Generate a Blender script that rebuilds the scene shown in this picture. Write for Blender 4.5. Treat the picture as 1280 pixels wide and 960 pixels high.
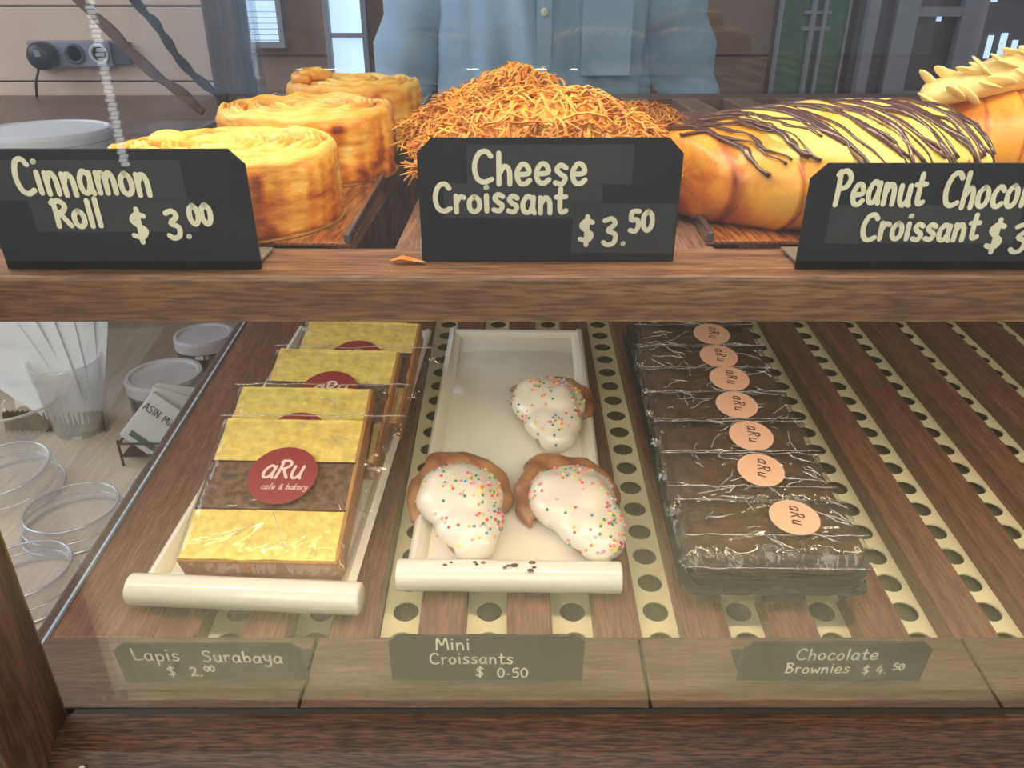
import bpy, bmesh, math, random
from mathutils import Vector, Matrix, noise, Euler
random.seed(7)
PI = math.pi
for o in list(bpy.data.objects): bpy.data.objects.remove(o)
S = bpy.context.scene
C = S.collection

# ------------------------------------------------------------------ camera, world, lights
ZC = 1.45                      # eye height; everything below is laid out from the eye and raised at the end
PITCH = math.radians(26.5); FPX = 970.0
cd = bpy.data.cameras.new('camera'); cam = bpy.data.objects.new('camera', cd); C.objects.link(cam)
cd.sensor_width = 36; cd.lens = 36*FPX/1280; cd.clip_start = .02
cam.rotation_euler = (PI/2-PITCH, 0, 0)
S.camera = cam
w = bpy.data.worlds.new('world'); S.world = w; w.use_nodes = True
bg = w.node_tree.nodes['Background']; bg.inputs[0].default_value = (.88, .93, 1, 1); bg.inputs[1].default_value = .36
def area(name, loc, rot, sx, sy, power, col):
    l = bpy.data.lights.new(name, 'AREA'); l.shape = 'RECTANGLE'; l.size = sx; l.size_y = sy; l.energy = power; l.color = col
    o = bpy.data.objects.new(name, l); C.objects.link(o); o.location = loc; o.rotation_euler = [math.radians(a) for a in rot]
    return o
area('case_top_lamp', (.1, .335, .13), (0, 0, 0), 1.1, .04, 2.1, (1, .86, .62))          # LED tube under the roof of the case
area('case_lower_lamp', (.05, .345, -.128), (14, 0, 0), .95, .014, .90, (1, .84, .60))     # LED strip under the shelf's front rail
area('shop_front_daylight', (-.5, -2.2, 1.3), (62, 0, -12), 3.0, 1.6, 35, (1, .93, .82))  # daylight from the shop front behind the eye
area('side_fill', (-2.3, .9, .9), (0, -62, 0), 1.4, 1.4, 28, (.84, .90, 1))            # added cool fill from the left, brightens the area beside the case
fl_ = area('floor_haze_fill', (0, -.72, 1.0), (0, 0, 0), 2.6, .5, 34, (1, .97, .88)); fl_.data.spread = math.radians(50)   # added to brighten the floor, whose reflection hazes the front glass
vs = S.view_settings
vs.view_transform = 'Standard'; vs.look = 'None'; vs.exposure = .18; vs.gamma = 1; vs.use_curve_mapping = False

# ------------------------------------------------------------------ geometry of the lower, tilted shelf
ALPHA = math.atan(.0971); LZ = -.4105
def Lw(x, s, h=0):
    return Vector((x, s*math.cos(ALPHA)-h*math.sin(ALPHA), LZ+s*math.sin(ALPHA)+h*math.cos(ALPHA)))
SHELF_Z = -.1025

# ------------------------------------------------------------------ materials
MATS = {}
def newmat(name):
    m = bpy.data.materials.new(name); m.use_nodes = True; MATS[name] = m
    nt = m.node_tree; b = nt.nodes['Principled BSDF']; return m, nt, b
def N(nt, t, **kw):
    n = nt.nodes.new(t)
    for k, v in kw.items():
        if k.startswith('i_'):
            key = k[2:]; key = int(key) if key.isdigit() else key.replace('_', ' ')
            n.inputs[key].default_value = v
        else: setattr(n, k, v)
    return n
def lk(nt, a, b): nt.links.new(a, b)
def ramp(nt, stops):
    r = nt.nodes.new('ShaderNodeValToRGB'); e = r.color_ramp.elements
    while len(e) > 1: e.remove(e[-1])
    e[0].position = stops[0][0]; e[0].color = (*stops[0][1], 1)
    for p, c in stops[1:]:
        x = e.new(p); x.color = (*c, 1)
    return r
def lin(r, g, b): return tuple(((c/255+.055)/1.055)**2.4 if c/255 > .04045 else c/255/12.92 for c in (r, g, b))
def plain(name, col, rough=.5, metal=0, noise_amt=.12, scale=40, bump=0, bscale=200, spec=.5, coat=0):
    m, nt, b = newmat(name)
    tc = N(nt, 'ShaderNodeTexCoord'); nz = N(nt, 'ShaderNodeTexNoise', i_Scale=scale, i_Detail=4.0)
    lk(nt, tc.outputs['Object'], nz.inputs['Vector'])
    r = ramp(nt, [(.3, tuple(c*(1-noise_amt) for c in col)), (.7, tuple(min(1, c*(1+noise_amt)) for c in col))])
    lk(nt, nz.outputs[0], r.inputs[0]); lk(nt, r.outputs[0], b.inputs['Base Color'])
    b.inputs['Roughness'].default_value = rough; b.inputs['Metallic'].default_value = metal
    b.inputs['Specular IOR Level'].default_value = spec; b.inputs['Coat Weight'].default_value = coat
    if bump:
        n2 = N(nt, 'ShaderNodeTexNoise', i_Scale=bscale, i_Detail=5.0); lk(nt, tc.outputs['Object'], n2.inputs['Vector'])
        bp = N(nt, 'ShaderNodeBump', i_Strength=bump, i_Distance=.002); lk(nt, n2.outputs[0], bp.inputs['Height']); lk(nt, bp.outputs[0], b.inputs['Normal'])
    return m
def wood(name, dark, mid, light, axis='x', scale=1.0, rough=.45, coat=.15, pores=.75):
    m, nt, b = newmat(name)
    tc = N(nt, 'ShaderNodeTexCoord'); oi = N(nt, 'ShaderNodeObjectInfo')
    add = N(nt, 'ShaderNodeVectorMath', operation='ADD')
    mul = N(nt, 'ShaderNodeVectorMath', operation='SCALE'); mul.inputs['Scale'].default_value = 13.0
    cmb = N(nt, 'ShaderNodeCombineXYZ'); lk(nt, oi.outputs['Random'], cmb.inputs[0]); lk(nt, oi.outputs['Random'], cmb.inputs[2])
    lk(nt, cmb.outputs[0], mul.inputs[0]); lk(nt, tc.outputs['Object'], add.inputs[0]); lk(nt, mul.outputs[0], add.inputs[1])
    sc = {'x': (5, 110, 110), 'y': (110, 5, 110), 'z': (110, 110, 5)}[axis]; sp = {'x': (55, 700, 700), 'y': (700, 55, 700), 'z': (700, 700, 55)}[axis]
    m1 = N(nt, 'ShaderNodeMapping'); m1.inputs['Scale'].default_value = [c*scale for c in sc]
    m2 = N(nt, 'ShaderNodeMapping'); m2.inputs['Scale'].default_value = [c*scale for c in sp]
    lk(nt, add.outputs[0], m1.inputs[0]); lk(nt, add.outputs[0], m2.inputs[0])
    n1 = N(nt, 'ShaderNodeTexNoise', i_Scale=1.0, i_Detail=4.0, i_Distortion=.8); n2 = N(nt, 'ShaderNodeTexNoise', i_Scale=1.0, i_Detail=2.0)
    lk(nt, m1.outputs[0], n1.inputs['Vector']); lk(nt, m2.outputs[0], n2.inputs['Vector'])
    r1 = ramp(nt, [(.3, mid), (.72, light)]); lk(nt, n1.outputs[0], r1.inputs[0])
    r2 = ramp(nt, [(.40, (1, 1, 1)), (.60, (0, 0, 0))]); lk(nt, n2.outputs[0], r2.inputs[0])
    mx = N(nt, 'ShaderNodeMix', data_type='RGBA'); mx.inputs[0].default_value = 1
    f = N(nt, 'ShaderNodeMath', operation='MULTIPLY'); f.inputs[1].default_value = pores; lk(nt, r2.outputs[0], f.inputs[0])
    lk(nt, f.outputs[0], mx.inputs[0]); lk(nt, r1.outputs[0], mx.inputs[6]); mx.inputs[7].default_value = (*dark, 1)
    lk(nt, mx.outputs[2], b.inputs['Base Color']); b.inputs['Roughness'].default_value = rough
    b.inputs['Coat Weight'].default_value = coat; b.inputs['Coat Roughness'].default_value = .3
    bp = N(nt, 'ShaderNodeBump', i_Strength=.25, i_Distance=.001); lk(nt, n2.outputs[0], bp.inputs['Height']); lk(nt, bp.outputs[0], b.inputs['Normal'])
    return m
def clear(name, f0=.045, tint=(1, 1, 1), rough=0.0, milk=0.0, milkcol=(1, 1, 1), bump=0, bscale=30, dist=.004, boost=1.0):
    """A thin clear sheet: straight-through transmission plus mirror reflection rising at grazing angles, the same for every ray."""
    m, nt, b = newmat(name); nt.nodes.remove(b); out = nt.nodes['Material Output']
    g = N(nt, 'ShaderNodeNewGeometry'); dot = N(nt, 'ShaderNodeVectorMath', operation='DOT_PRODUCT')
    gl = N(nt, 'ShaderNodeBsdfGlossy', i_Roughness=rough); tr = N(nt, 'ShaderNodeBsdfTransparent'); tr.inputs[0].default_value = (*tint, 1)
    if bump:
        tc = N(nt, 'ShaderNodeTexCoord'); nz = N(nt, 'ShaderNodeTexNoise', i_Scale=bscale, i_Detail=3.0, i_Distortion=1.5)
        lk(nt, tc.outputs['Object'], nz.inputs['Vector'])
        bp = N(nt, 'ShaderNodeBump', i_Strength=bump, i_Distance=dist); lk(nt, nz.outputs[0], bp.inputs['Height'])
        lk(nt, bp.outputs[0], gl.inputs['Normal']); lk(nt, bp.outputs[0], dot.inputs[0])
    else: lk(nt, g.outputs['Normal'], dot.inputs[0])
    lk(nt, g.outputs['Incoming'], dot.inputs[1])
    ab = N(nt, 'ShaderNodeMath', operation='ABSOLUTE'); lk(nt, dot.outputs['Value'], ab.inputs[0])
    om = N(nt, 'ShaderNodeMath', operation='SUBTRACT', use_clamp=True); om.inputs[0].default_value = 1; lk(nt, ab.outputs[0], om.inputs[1])
    pw = N(nt, 'ShaderNodeMath', operation='POWER'); pw.inputs[1].default_value = 5; lk(nt, om.outputs[0], pw.inputs[0])
    ma = N(nt, 'ShaderNodeMath', operation='MULTIPLY_ADD', use_clamp=True); ma.inputs[1].default_value = (1-f0)*boost; ma.inputs[2].default_value = f0; lk(nt, pw.outputs[0], ma.inputs[0])
    mix = N(nt, 'ShaderNodeMixShader'); lk(nt, ma.outputs[0], mix.inputs[0]); lk(nt, gl.outputs[0], mix.inputs[2])
    if milk:
        df = N(nt, 'ShaderNodeBsdfDiffuse'); df.inputs[0].default_value = (*milkcol, 1)
        m2 = N(nt, 'ShaderNodeMixShader'); m2.inputs[0].default_value = milk; lk(nt, tr.outputs[0], m2.inputs[1]); lk(nt, df.outputs[0], m2.inputs[2]); lk(nt, m2.outputs[0], mix.inputs[1])
    else: lk(nt, tr.outputs[0], mix.inputs[1])
    lk(nt, mix.outputs[0], out.inputs['Surface']); return m
def emis(name, col, strength):
    m, nt, b = newmat(name); b.inputs['Base Color'].default_value = (*col, 1); b.inputs['Emission Color'].default_value = (*col, 1); b.inputs['Emission Strength'].default_value = strength; return m
def pastry(name, stops, rough=.5, spots=18, amt=.35, bump=.5, bscale=120, stretch=(1, 1, 1), coat=.1, dist=.0015):
    """Baked dough: the 'tone' attribute (0 pale .. 1 dark) of the mesh, broken up by noise."""
    m, nt, b = newmat(name)
    at = N(nt, 'ShaderNodeAttribute', attribute_name='tone'); tc = N(nt, 'ShaderNodeTexCoord'); mp = N(nt, 'ShaderNodeMapping'); mp.inputs['Scale'].default_value = stretch
    lk(nt, tc.outputs['Object'], mp.inputs[0])
    nz = N(nt, 'ShaderNodeTexNoise', i_Scale=spots, i_Detail=6.0, i_Roughness=.62, i_Distortion=.6); lk(nt, mp.outputs[0], nz.inputs['Vector'])
    ma = N(nt, 'ShaderNodeMath', operation='MULTIPLY_ADD'); ma.inputs[1].default_value = amt*2; ma.inputs[2].default_value = -amt; lk(nt, nz.outputs[0], ma.inputs[0])
    ad = N(nt, 'ShaderNodeMath', operation='ADD', use_clamp=True); lk(nt, at.outputs['Fac'], ad.inputs[0]); lk(nt, ma.outputs[0], ad.inputs[1])
    r = ramp(nt, stops); lk(nt, ad.outputs[0], r.inputs[0]); lk(nt, r.outputs[0], b.inputs['Base Color'])
    n2 = N(nt, 'ShaderNodeTexNoise', i_Scale=bscale, i_Detail=4.0); lk(nt, mp.outputs[0], n2.inputs['Vector'])
    bp = N(nt, 'ShaderNodeBump', i_Strength=bump, i_Distance=dist); lk(nt, n2.outputs[0], bp.inputs['Height']); lk(nt, bp.outputs[0], b.inputs['Normal'])
    b.inputs['Roughness'].default_value = rough; b.inputs['Coat Weight'].default_value = coat; b.inputs['Coat Roughness'].default_value = .35
    return m

W_RAIL = wood('rail_wood', lin(56, 34, 26), lin(116, 80, 62), lin(158, 116, 88), 'x', 1.1, pores=.6)
W_BAR = wood('bar_wood', lin(30, 17, 12), lin(84, 54, 36), lin(122, 84, 56), 'x', 1.5, pores=.8)
W_SLAT = wood('slat_wood', lin(60, 36, 28), lin(112, 70, 52), lin(152, 102, 74), 'y', 1.0, pores=.5)
W_SLATTOP = wood('upper_slat_wood', lin(70, 45, 34), lin(130, 95, 76), lin(165, 128, 104), 'y', 1.0, pores=.5)
W_POST = wood('post_wood', lin(36, 22, 17), lin(82, 54, 42), lin(116, 82, 64), 'z', .8, pores=.6)
W_TRAY = wood('tray_wood', lin(70, 34, 14), lin(158, 88, 42), lin(196, 122, 64), 'y', 1.3, rough=.3, coat=.4, pores=.8)
W_COUNTER = wood('counter_wood', lin(160, 138, 116), lin(212, 190, 166), lin(228, 208, 186), 'y', .35, pores=.25)
W_DARKC = wood('brown_counter_wood', lin(70, 52, 46), lin(104, 82, 74), lin(126, 102, 92), 'x', .35, pores=.3)
M_SIGN = plain('black_plastic', (.017, .017, .017), .5, noise_amt=.25, scale=25, bump=.05, bscale=60, spec=.25)
M_BLACK0 = plain('black_rubber', (.012, .011, .010), .6)
M_TAPE = clear('tape', .03, (.96, .96, .96), .25, .012)
M_CHALK = plain('cream_marker', lin(238, 232, 205), .7, noise_amt=.06)
M_WHITE = plain('white_ceramic', lin(236, 230, 214), .18, noise_amt=.02, coat=.6)
M_METAL = plain('cream_perforated_metal', lin(246, 236, 192), .42, .0, noise_amt=.08, scale=12)
M_UNDER = wood('under_board_wood', lin(56, 50, 36), lin(100, 92, 68), lin(122, 112, 84), 'y', 1.2, pores=.4)
M_BLACKTRAY = plain('black_tray_plastic', (.028, .028, .026), .2, noise_amt=.1, coat=.5)
M_GLASS = clear('pane_glass', .045, (.985, .995, .985))
M_SIDE = clear('side_pane_glass', .05, (.93, .95, .98))
M_EDGE = plain('polished_glass_edge', lin(190, 210, 235), .1, noise_amt=.1, coat=1)
M_CLEARP = clear('clear_plastic', .13, (.98, .98, .99), .03, .14, bump=.15, bscale=25)
M_FILM = clear('clear_film', .06, (.99, .99, .99), .04, .0, bump=.8, bscale=16, dist=.012)
M_FILMB = clear('brownie_film', .10, (.97, .97, .98), .05, .0, bump=1.0, bscale=22, dist=.014)
M_GOLD = plain('gold_card', lin(214, 170, 90), .25, .6)
M_ROLL = pastry('laminated_roll_dough', [(0, lin(255, 220, 126)), (.3, lin(252, 190, 78)), (.6, lin(228, 138, 38)), (.85, lin(186, 90, 22)), (1, lin(132, 58, 18))], rough=.42, spots=34, amt=.62, bump=.6, bscale=90, stretch=(1, 1, 2.5))
M_CROIS = pastry('croissant_crust', [(0, lin(253, 210, 104)), (.3, lin(246, 176, 64)), (.6, lin(208, 118, 44)), (.85, lin(158, 78, 30)), (1, lin(105, 48, 20))], rough=.32, spots=24, amt=.55, bump=.6, bscale=80, coat=.3)
M_MINI = pastry('mini_croissant_crust', [(0, lin(184, 128, 82)), (.5, lin(142, 88, 54)), (1, lin(92, 52, 32))], rough=.38, spots=60, amt=.4, bump=.3, bscale=200, coat=.3)
M_CHEESE = plain('grated_cheese_orange', lin(240, 168, 76), .6, noise_amt=.3, scale=60)
M_CHEESED = plain('grated_cheese_toasted', lin(212, 130, 56), .6, noise_amt=.3, scale=60)
M_GLAZE = plain('peanut_glaze', lin(248, 214, 112), .4, noise_amt=.14, scale=50, bump=.4, bscale=120)
M_CHOC = plain('dark_chocolate', lin(84, 48, 40), .22, noise_amt=.3, coat=.6)
M_ALMOND = plain('almond_flake', lin(250, 220, 150), .5, noise_amt=.12, scale=80)
M_CAKEY = plain('yellow_sponge', lin(244, 212, 116), .9, noise_amt=.2, scale=160, bump=.45, bscale=300, spec=.2)
M_CAKEB = plain('chocolate_sponge', lin(112, 84, 64), .9, noise_amt=.55, scale=190, bump=1, bscale=240)
M_CAKEC = plain('baked_cake_crust', lin(178, 122, 74), .8, noise_amt=.2, scale=90)
M_BROWN = plain('brownie_crumb', lin(98, 72, 52), .8, noise_amt=.4, scale=70, bump=1, bscale=160)
M_STK_R = plain('maroon_label', lin(146, 50, 52), .45, noise_amt=.03)
M_STK_P = plain('pink_label', lin(246, 192, 160), .45, noise_amt=.03)
M_LET_P = plain('pale_print', lin(240, 205, 190), .5, noise_amt=.02)
M_LET_D = plain('plum_print', lin(70, 30, 44), .5, noise_amt=.02)
M_ICING = plain('white_icing', lin(232, 222, 204), .28, noise_amt=.04, scale=60, bump=.12, bscale=60, coat=.35)

# ------------------------------------------------------------------ mesh helpers
class MB:
    def __init__(s): s.v = []; s.f = []; s.mi = []; s.tone = []
    def add(s, vs, fs, mi=0, tone=None):
        o = len(s.v); s.v += [tuple(v) for v in vs]; s.f += [tuple(i+o for i in f) for f in fs]; s.mi += [mi]*len(fs)
        s.tone += (list(tone) if tone is not None else [.5]*len(vs)); return s
    def box(s, x0, x1, y0, y1, z0, z1, mi=0, b=0):
        if b <= 0:
            v = [(x, y, z) for z in (z0, z1) for y in (y0, y1) for x in (x0, x1)]
            return s.add(v, [(0, 2, 3, 1), (4, 5, 7, 6), (0, 1, 5, 4), (2, 6, 7, 3), (0, 4, 6, 2), (1, 3, 7, 5)], mi)
        bm = bmesh.new(); bmesh.ops.create_cube(bm, size=1)
        for q in bm.verts: q.co = Vector(((x0+x1)/2+q.co.x*(x1-x0), (y0+y1)/2+q.co.y*(y1-y0), (z0+z1)/2+q.co.z*(z1-z0)))
        bmesh.ops.bevel(bm, geom=list(bm.edges), offset=b, segments=2, profile=.5, affect='EDGES')
        bm.verts.ensure_lookup_table(); bm.verts.index_update()
        s.add([q.co for q in bm.verts], [[q.index for q in f.verts] for f in bm.faces], mi); bm.free(); return s
    def tube(s, pts, rad, n=8, mi=0, cap=True, flat=1.0, tone=None):
        pts = [Vector(p) for p in pts]; k = len(pts)
        rs = rad if isinstance(rad, (list, tuple)) else [rad]*k
        vs = []; t0 = (pts[1]-pts[0]).normalized(); up = Vector((0, 0, 1)) if abs(t0.z) < .9 else Vector((1, 0, 0))
        nrm = (up-t0*up.dot(t0)).normalized()
        for i, p in enumerate(pts):
            t = (pts[min(i+1, k-1)]-pts[max(i-1, 0)]); t = t.normalized() if t.length > 1e-9 else t0
            nrm = (nrm-t*nrm.dot(t)); nrm = nrm.normalized() if nrm.length > 1e-6 else t.orthogonal().normalized(); bn = t.cross(nrm)
            for j in range(n):
                a = 2*PI*j/n; vs.append(p+(nrm*math.sin(a)*flat+bn*math.cos(a))*rs[i])
        fs = [(i*n+j, i*n+(j+1) % n, (i+1)*n+(j+1) % n, (i+1)*n+j) for i in range(k-1) for j in range(n)]
        if cap: fs += [tuple(range(n))[::-1], tuple((k-1)*n+j for j in range(n))]
        return s.add(vs, fs, mi, None if tone is None else [tone]*len(vs))
    def lathe(s, prof, n=48, c=(0, 0, 0), mi=0):
        vs = []; m = len(prof)
        for r, z in prof:
            for j in range(n): a = 2*PI*j/n; vs.append((c[0]+r*math.cos(a), c[1]+r*math.sin(a), c[2]+z))
        return s.add(vs, [(i*n+j, i*n+(j+1) % n, (i+1)*n+(j+1) % n, (i+1)*n+j) for i in range(m-1) for j in range(n)], mi)
    def prism(s, poly, z0, z1, mi=0):     # poly in local x,y
        n = len(poly); vs = [(x, y, z0) for x, y in poly]+[(x, y, z1) for x, y in poly]
        return s.add(vs, [tuple(range(n))[::-1], tuple(range(n, 2*n))]+[(i, (i+1) % n, n+(i+1) % n, n+i) for i in range(n)], mi)
    def ellipsoid(s, c, r, seg=20, rings=12, mi=0):
        prof = [(max(1e-5, math.sin(PI*i/rings)), -math.cos(PI*i/rings)) for i in range(rings+1)]
        vs = [(c[0]+r[0]*p*math.cos(2*PI*j/seg), c[1]+r[1]*p*math.sin(2*PI*j/seg), c[2]+r[2]*z) for p, z in prof for j in range(seg)]
        return s.add(vs, [(i*seg+j, i*seg+(j+1) % seg, (i+1)*seg+(j+1) % seg, (i+1)*seg+j) for i in range(rings) for j in range(seg)], mi)
    def xf(s, m): s.v = [tuple(m @ Vector(v)) for v in s.v]; return s
    def mesh(s, name, mats, smooth=False):
        me = bpy.data.meshes.new(name); me.from_pydata(s.v, [], s.f)
        for m in (mats if isinstance(mats, (list, tuple)) else [mats]): me.materials.append(m)
        me.polygons.foreach_set('material_index', s.mi); me.polygons.foreach_set('use_smooth', [smooth]*len(s.f))
        at = me.attributes.new('tone', 'FLOAT', 'POINT'); at.data.foreach_set('value', s.tone)
        me.update(); return me
    def build(s, name, mats, parent=None, smooth=False):
        return link(name, s.mesh(name, mats, smooth), parent)
def link(name, me, parent=None, loc=None):
    o = bpy.data.objects.new(name, me); C.objects.link(o); o.parent = parent
    if loc is not None: o.location = loc
    return o
def tag(o, label=None, cat=None, group=None, kind=None):
    if label: o['label'] = label
    if cat: o['category'] = cat
    if group: o['group'] = group
    if kind: o['kind'] = kind
    return o
def thing(name, label, cat, loc=(0, 0, 0), rot=(0, 0, 0), group=None):
    o = bpy.data.objects.new(name, None); C.objects.link(o); o.location = loc; o.rotation_euler = rot; o.empty_display_size = .02
    return tag(o, label, cat, group)
def kids(o): return [c for c in C.objects if c.parent is o]
def copy_tree(o, parent=None):
    ch = kids(o); c = o.copy(); C.objects.link(c); c.parent = parent
    for k in ch: copy_tree(k, c)
    return c
def onlow(o, x, s, h, rz=0, tilt=0):
    o.location = Lw(x, s, h)
    o.rotation_euler = (Matrix.Rotation(ALPHA, 3, 'X') @ Matrix.Rotation(rz, 3, 'Z') @ Matrix.Rotation(tilt, 3, 'X')).to_euler(); return o
def remesh(mb, voxel, smooth_it=6, fn=None):
    """one continuous skin around overlapping lumps"""
    me = mb.mesh('tmp', M_WHITE); o = bpy.data.objects.new('tmp', me); C.objects.link(o)
    r = o.modifiers.new('r', 'REMESH'); r.mode = 'VOXEL'; r.voxel_size = voxel
    s = o.modifiers.new('s', 'SMOOTH'); s.factor = .6; s.iterations = smooth_it
    dg = bpy.context.evaluated_depsgraph_get(); ev = o.evaluated_get(dg); m2 = ev.to_mesh()
    out = MB(); vs = [v.co.copy() for v in m2.vertices]; nr = [v.normal.copy() for v in m2.vertices]
    if fn: vs = [fn(v, n) for v, n in zip(vs, nr)]
    out.add(vs, [tuple(p.vertices) for p in m2.polygons]); ev.to_mesh_clear(); bpy.data.objects.remove(o); return out
def nz(x, y, z, f=1.0): return noise.noise(Vector((x*f, y*f, z*f)))

# ------------------------------------------------------------------ hand lettering (single-stroke glyphs, drawn as flat marker strokes)
G = {
 'C': (.66, [[(.58, .84), (.42, 1), (.18, .9), (.05, .5), (.14, .12), (.36, 0), (.6, .1)]]),
 'R': (.62, [[(.08, 0), (.1, .5), (.08, 1)], [(.0, .92), (.3, 1), (.5, .82), (.38, .6), (.1, .5)], [(.25, .52), (.42, .25), (.58, .02)]]),
 'P': (.58, [[(.08, 0), (.1, .5), (.08, 1)], [(.0, .9), (.3, 1.02), (.52, .82), (.4, .55), (.1, .48)]]),
 'L': (.58, [[(.06, 1), (.1, .5), (.14, .06), (.34, .04), (.56, .1)]]),
 'S': (.56, [[(.5, .9), (.3, 1), (.1, .86), (.12, .64), (.36, .5), (.46, .26), (.3, .02), (.04, .08)]]),
 'M': (.8, [[(.05, 0), (.12, .95), (.38, .35), (.62, .98), (.74, .02)]]),
 'B': (.6, [[(.08, 0), (.1, 1)], [(.0, .94), (.34, .98), (.44, .76), (.12, .54)], [(.12, .54), (.46, .44), (.46, .14), (.2, 0), (.04, .04)]]),
 'A': (.62, [[(.03, 0), (.3, 1), (.58, 0)], [(.14, .36), (.46, .36)]]),
 'I': (.2, [[(.1, 1), (.1, 0)]]),
 'N': (.62, [[(.08, 0), (.08, 1)], [(.08, 1), (.52, .02)], [(.52, 0), (.54, 1)]]),
 'a': (.54, [[(.42, .5), (.22, .62), (.05, .36), (.1, .06), (.3, .04), (.42, .3)], [(.44, .58), (.42, .2), (.48, 0)]]),
 'b': (.5, [[(.07, 1), (.07, .02)], [(.07, .3), (.26, .56), (.42, .36), (.36, .06), (.08, .04)]]),
 'c': (.46, [[(.42, .5), (.24, .62), (.06, .36), (.12, .06), (.3, 0), (.44, .1)]]),
 'e': (.52, [[(.06, .3), (.42, .34), (.38, .56), (.2, .62), (.05, .36), (.12, .06), (.3, 0), (.46, .12)]]),
 'f': (.4, [[(.38, .95), (.24, 1), (.18, .8), (.16, 0)], [(.02, .58), (.34, .58)]]),
 'g': (.5, [[(.42, .5), (.22, .62), (.05, .36), (.1, .1), (.3, .08), (.42, .5)], [(.44, .58), (.42, -.15), (.24, -.34), (.04, -.24)]]),
 'h': (.5, [[(.07, 1), (.07, 0)], [(.07, .3), (.24, .58), (.4, .44), (.42, 0)]]),
 'i': (.22, [[(.09, .58), (.1, 0)], [(.08, .86), (.11, .88)]]),
 'k': (.46, [[(.07, 1), (.07, 0)], [(.38, .56), (.1, .28), (.42, 0)]]),
 'l': (.22, [[(.1, 1), (.1, 0)]]),
 'm': (.76, [[(.06, .6), (.07, 0)], [(.07, .36), (.22, .6), (.34, .44), (.35, 0)], [(.35, .36), (.5, .6), (.64, .42), (.66, 0)]]),
 'n': (.52, [[(.06, .6), (.07, 0)], [(.07, .34), (.24, .6), (.4, .44), (.42, 0)]]),
 'o': (.5, [[(.24, .6), (.06, .42), (.08, .1), (.26, 0), (.42, .16), (.4, .46), (.24, .6)]]),
 'p': (.52, [[(.07, .6), (.07, -.34)], [(.07, .4), (.26, .6), (.44, .38), (.34, .06), (.08, .06)]]),
 'r': (.4, [[(.06, .6), (.07, 0)], [(.07, .34), (.2, .56), (.36, .54)]]),
 's': (.44, [[(.38, .54), (.2, .62), (.08, .48), (.2, .34), (.36, .22), (.26, .02), (.04, .06)]]),
 't': (.42, [[(.18, .92), (.17, .2), (.24, .02), (.4, .08)], [(.02, .6), (.38, .62)]]),
 'u': (.52, [[(.06, .6), (.08, .16), (.24, 0), (.4, .2), (.42, .6)], [(.42, .6), (.42, .15), (.48, 0)]]),
 'w': (.66, [[(.04, .58), (.16, .02), (.32, .44), (.48, .02), (.6, .6)]]),
 'y': (.5, [[(.05, .6), (.1, .24), (.26, .14), (.4, .3), (.42, .6)], [(.42, .6), (.38, -.2), (.2, -.36), (.04, -.26)]]),
 '&': (.6, [[(.54, .0), (.16, .66), (.2, .9), (.38, .84), (.34, .6), (.1, .34), (.12, .04), (.36, .02), (.52, .34)]]),
 '$': (.56, [[(.46, .8), (.24, .86), (.08, .68), (.24, .5), (.44, .34), (.3, .12), (.04, .18)], [(.28, 1.02), (.26, -.04)]]),
 '0': (.54, [[(.26, 1), (.06, .74), (.06, .26), (.26, 0), (.46, .26), (.46, .74), (.26, 1)]]),
 '2': (.56, [[(.06, .78), (.24, .98), (.44, .8), (.34, .42), (.06, .04), (.26, .08), (.52, .02)]]),
 '3': (.54, [[(.06, .9), (.3, .98), (.42, .78), (.18, .54), (.44, .4), (.42, .1), (.2, 0), (.04, .1)]]),
 '4': (.56, [[(.3, .95), (.04, .36), (.5, .36)], [(.38, .6), (.38, 0)]]),
 '5': (.54, [[(.46, .98), (.12, .95), (.1, .56), (.36, .58), (.46, .3), (.32, .02), (.06, .06)]]),
 '.': (.24, [[(.1, .03), (.12, .05)]]), '-': (.36, [[(.06, .3), (.3, .32)]]), ' ': (.4, []),
}
def smooth_line(p, k=4):
    if len(p) < 3: return p
    q = [p[0]]+list(p)+[p[-1]]; out = []
    for i in range(1, len(q)-2):
        a, b, c, d = (Vector(t) for t in q[i-1:i+3])
        for j in range(k):
            t = j/k; out.append(.5*((2*b)+(c-a)*t+(2*a-5*b+4*c-d)*t*t+(3*b-a-3*c+d)*t**3))
    out.append(Vector(p[-1])); return [tuple(v) for v in out]
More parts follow.
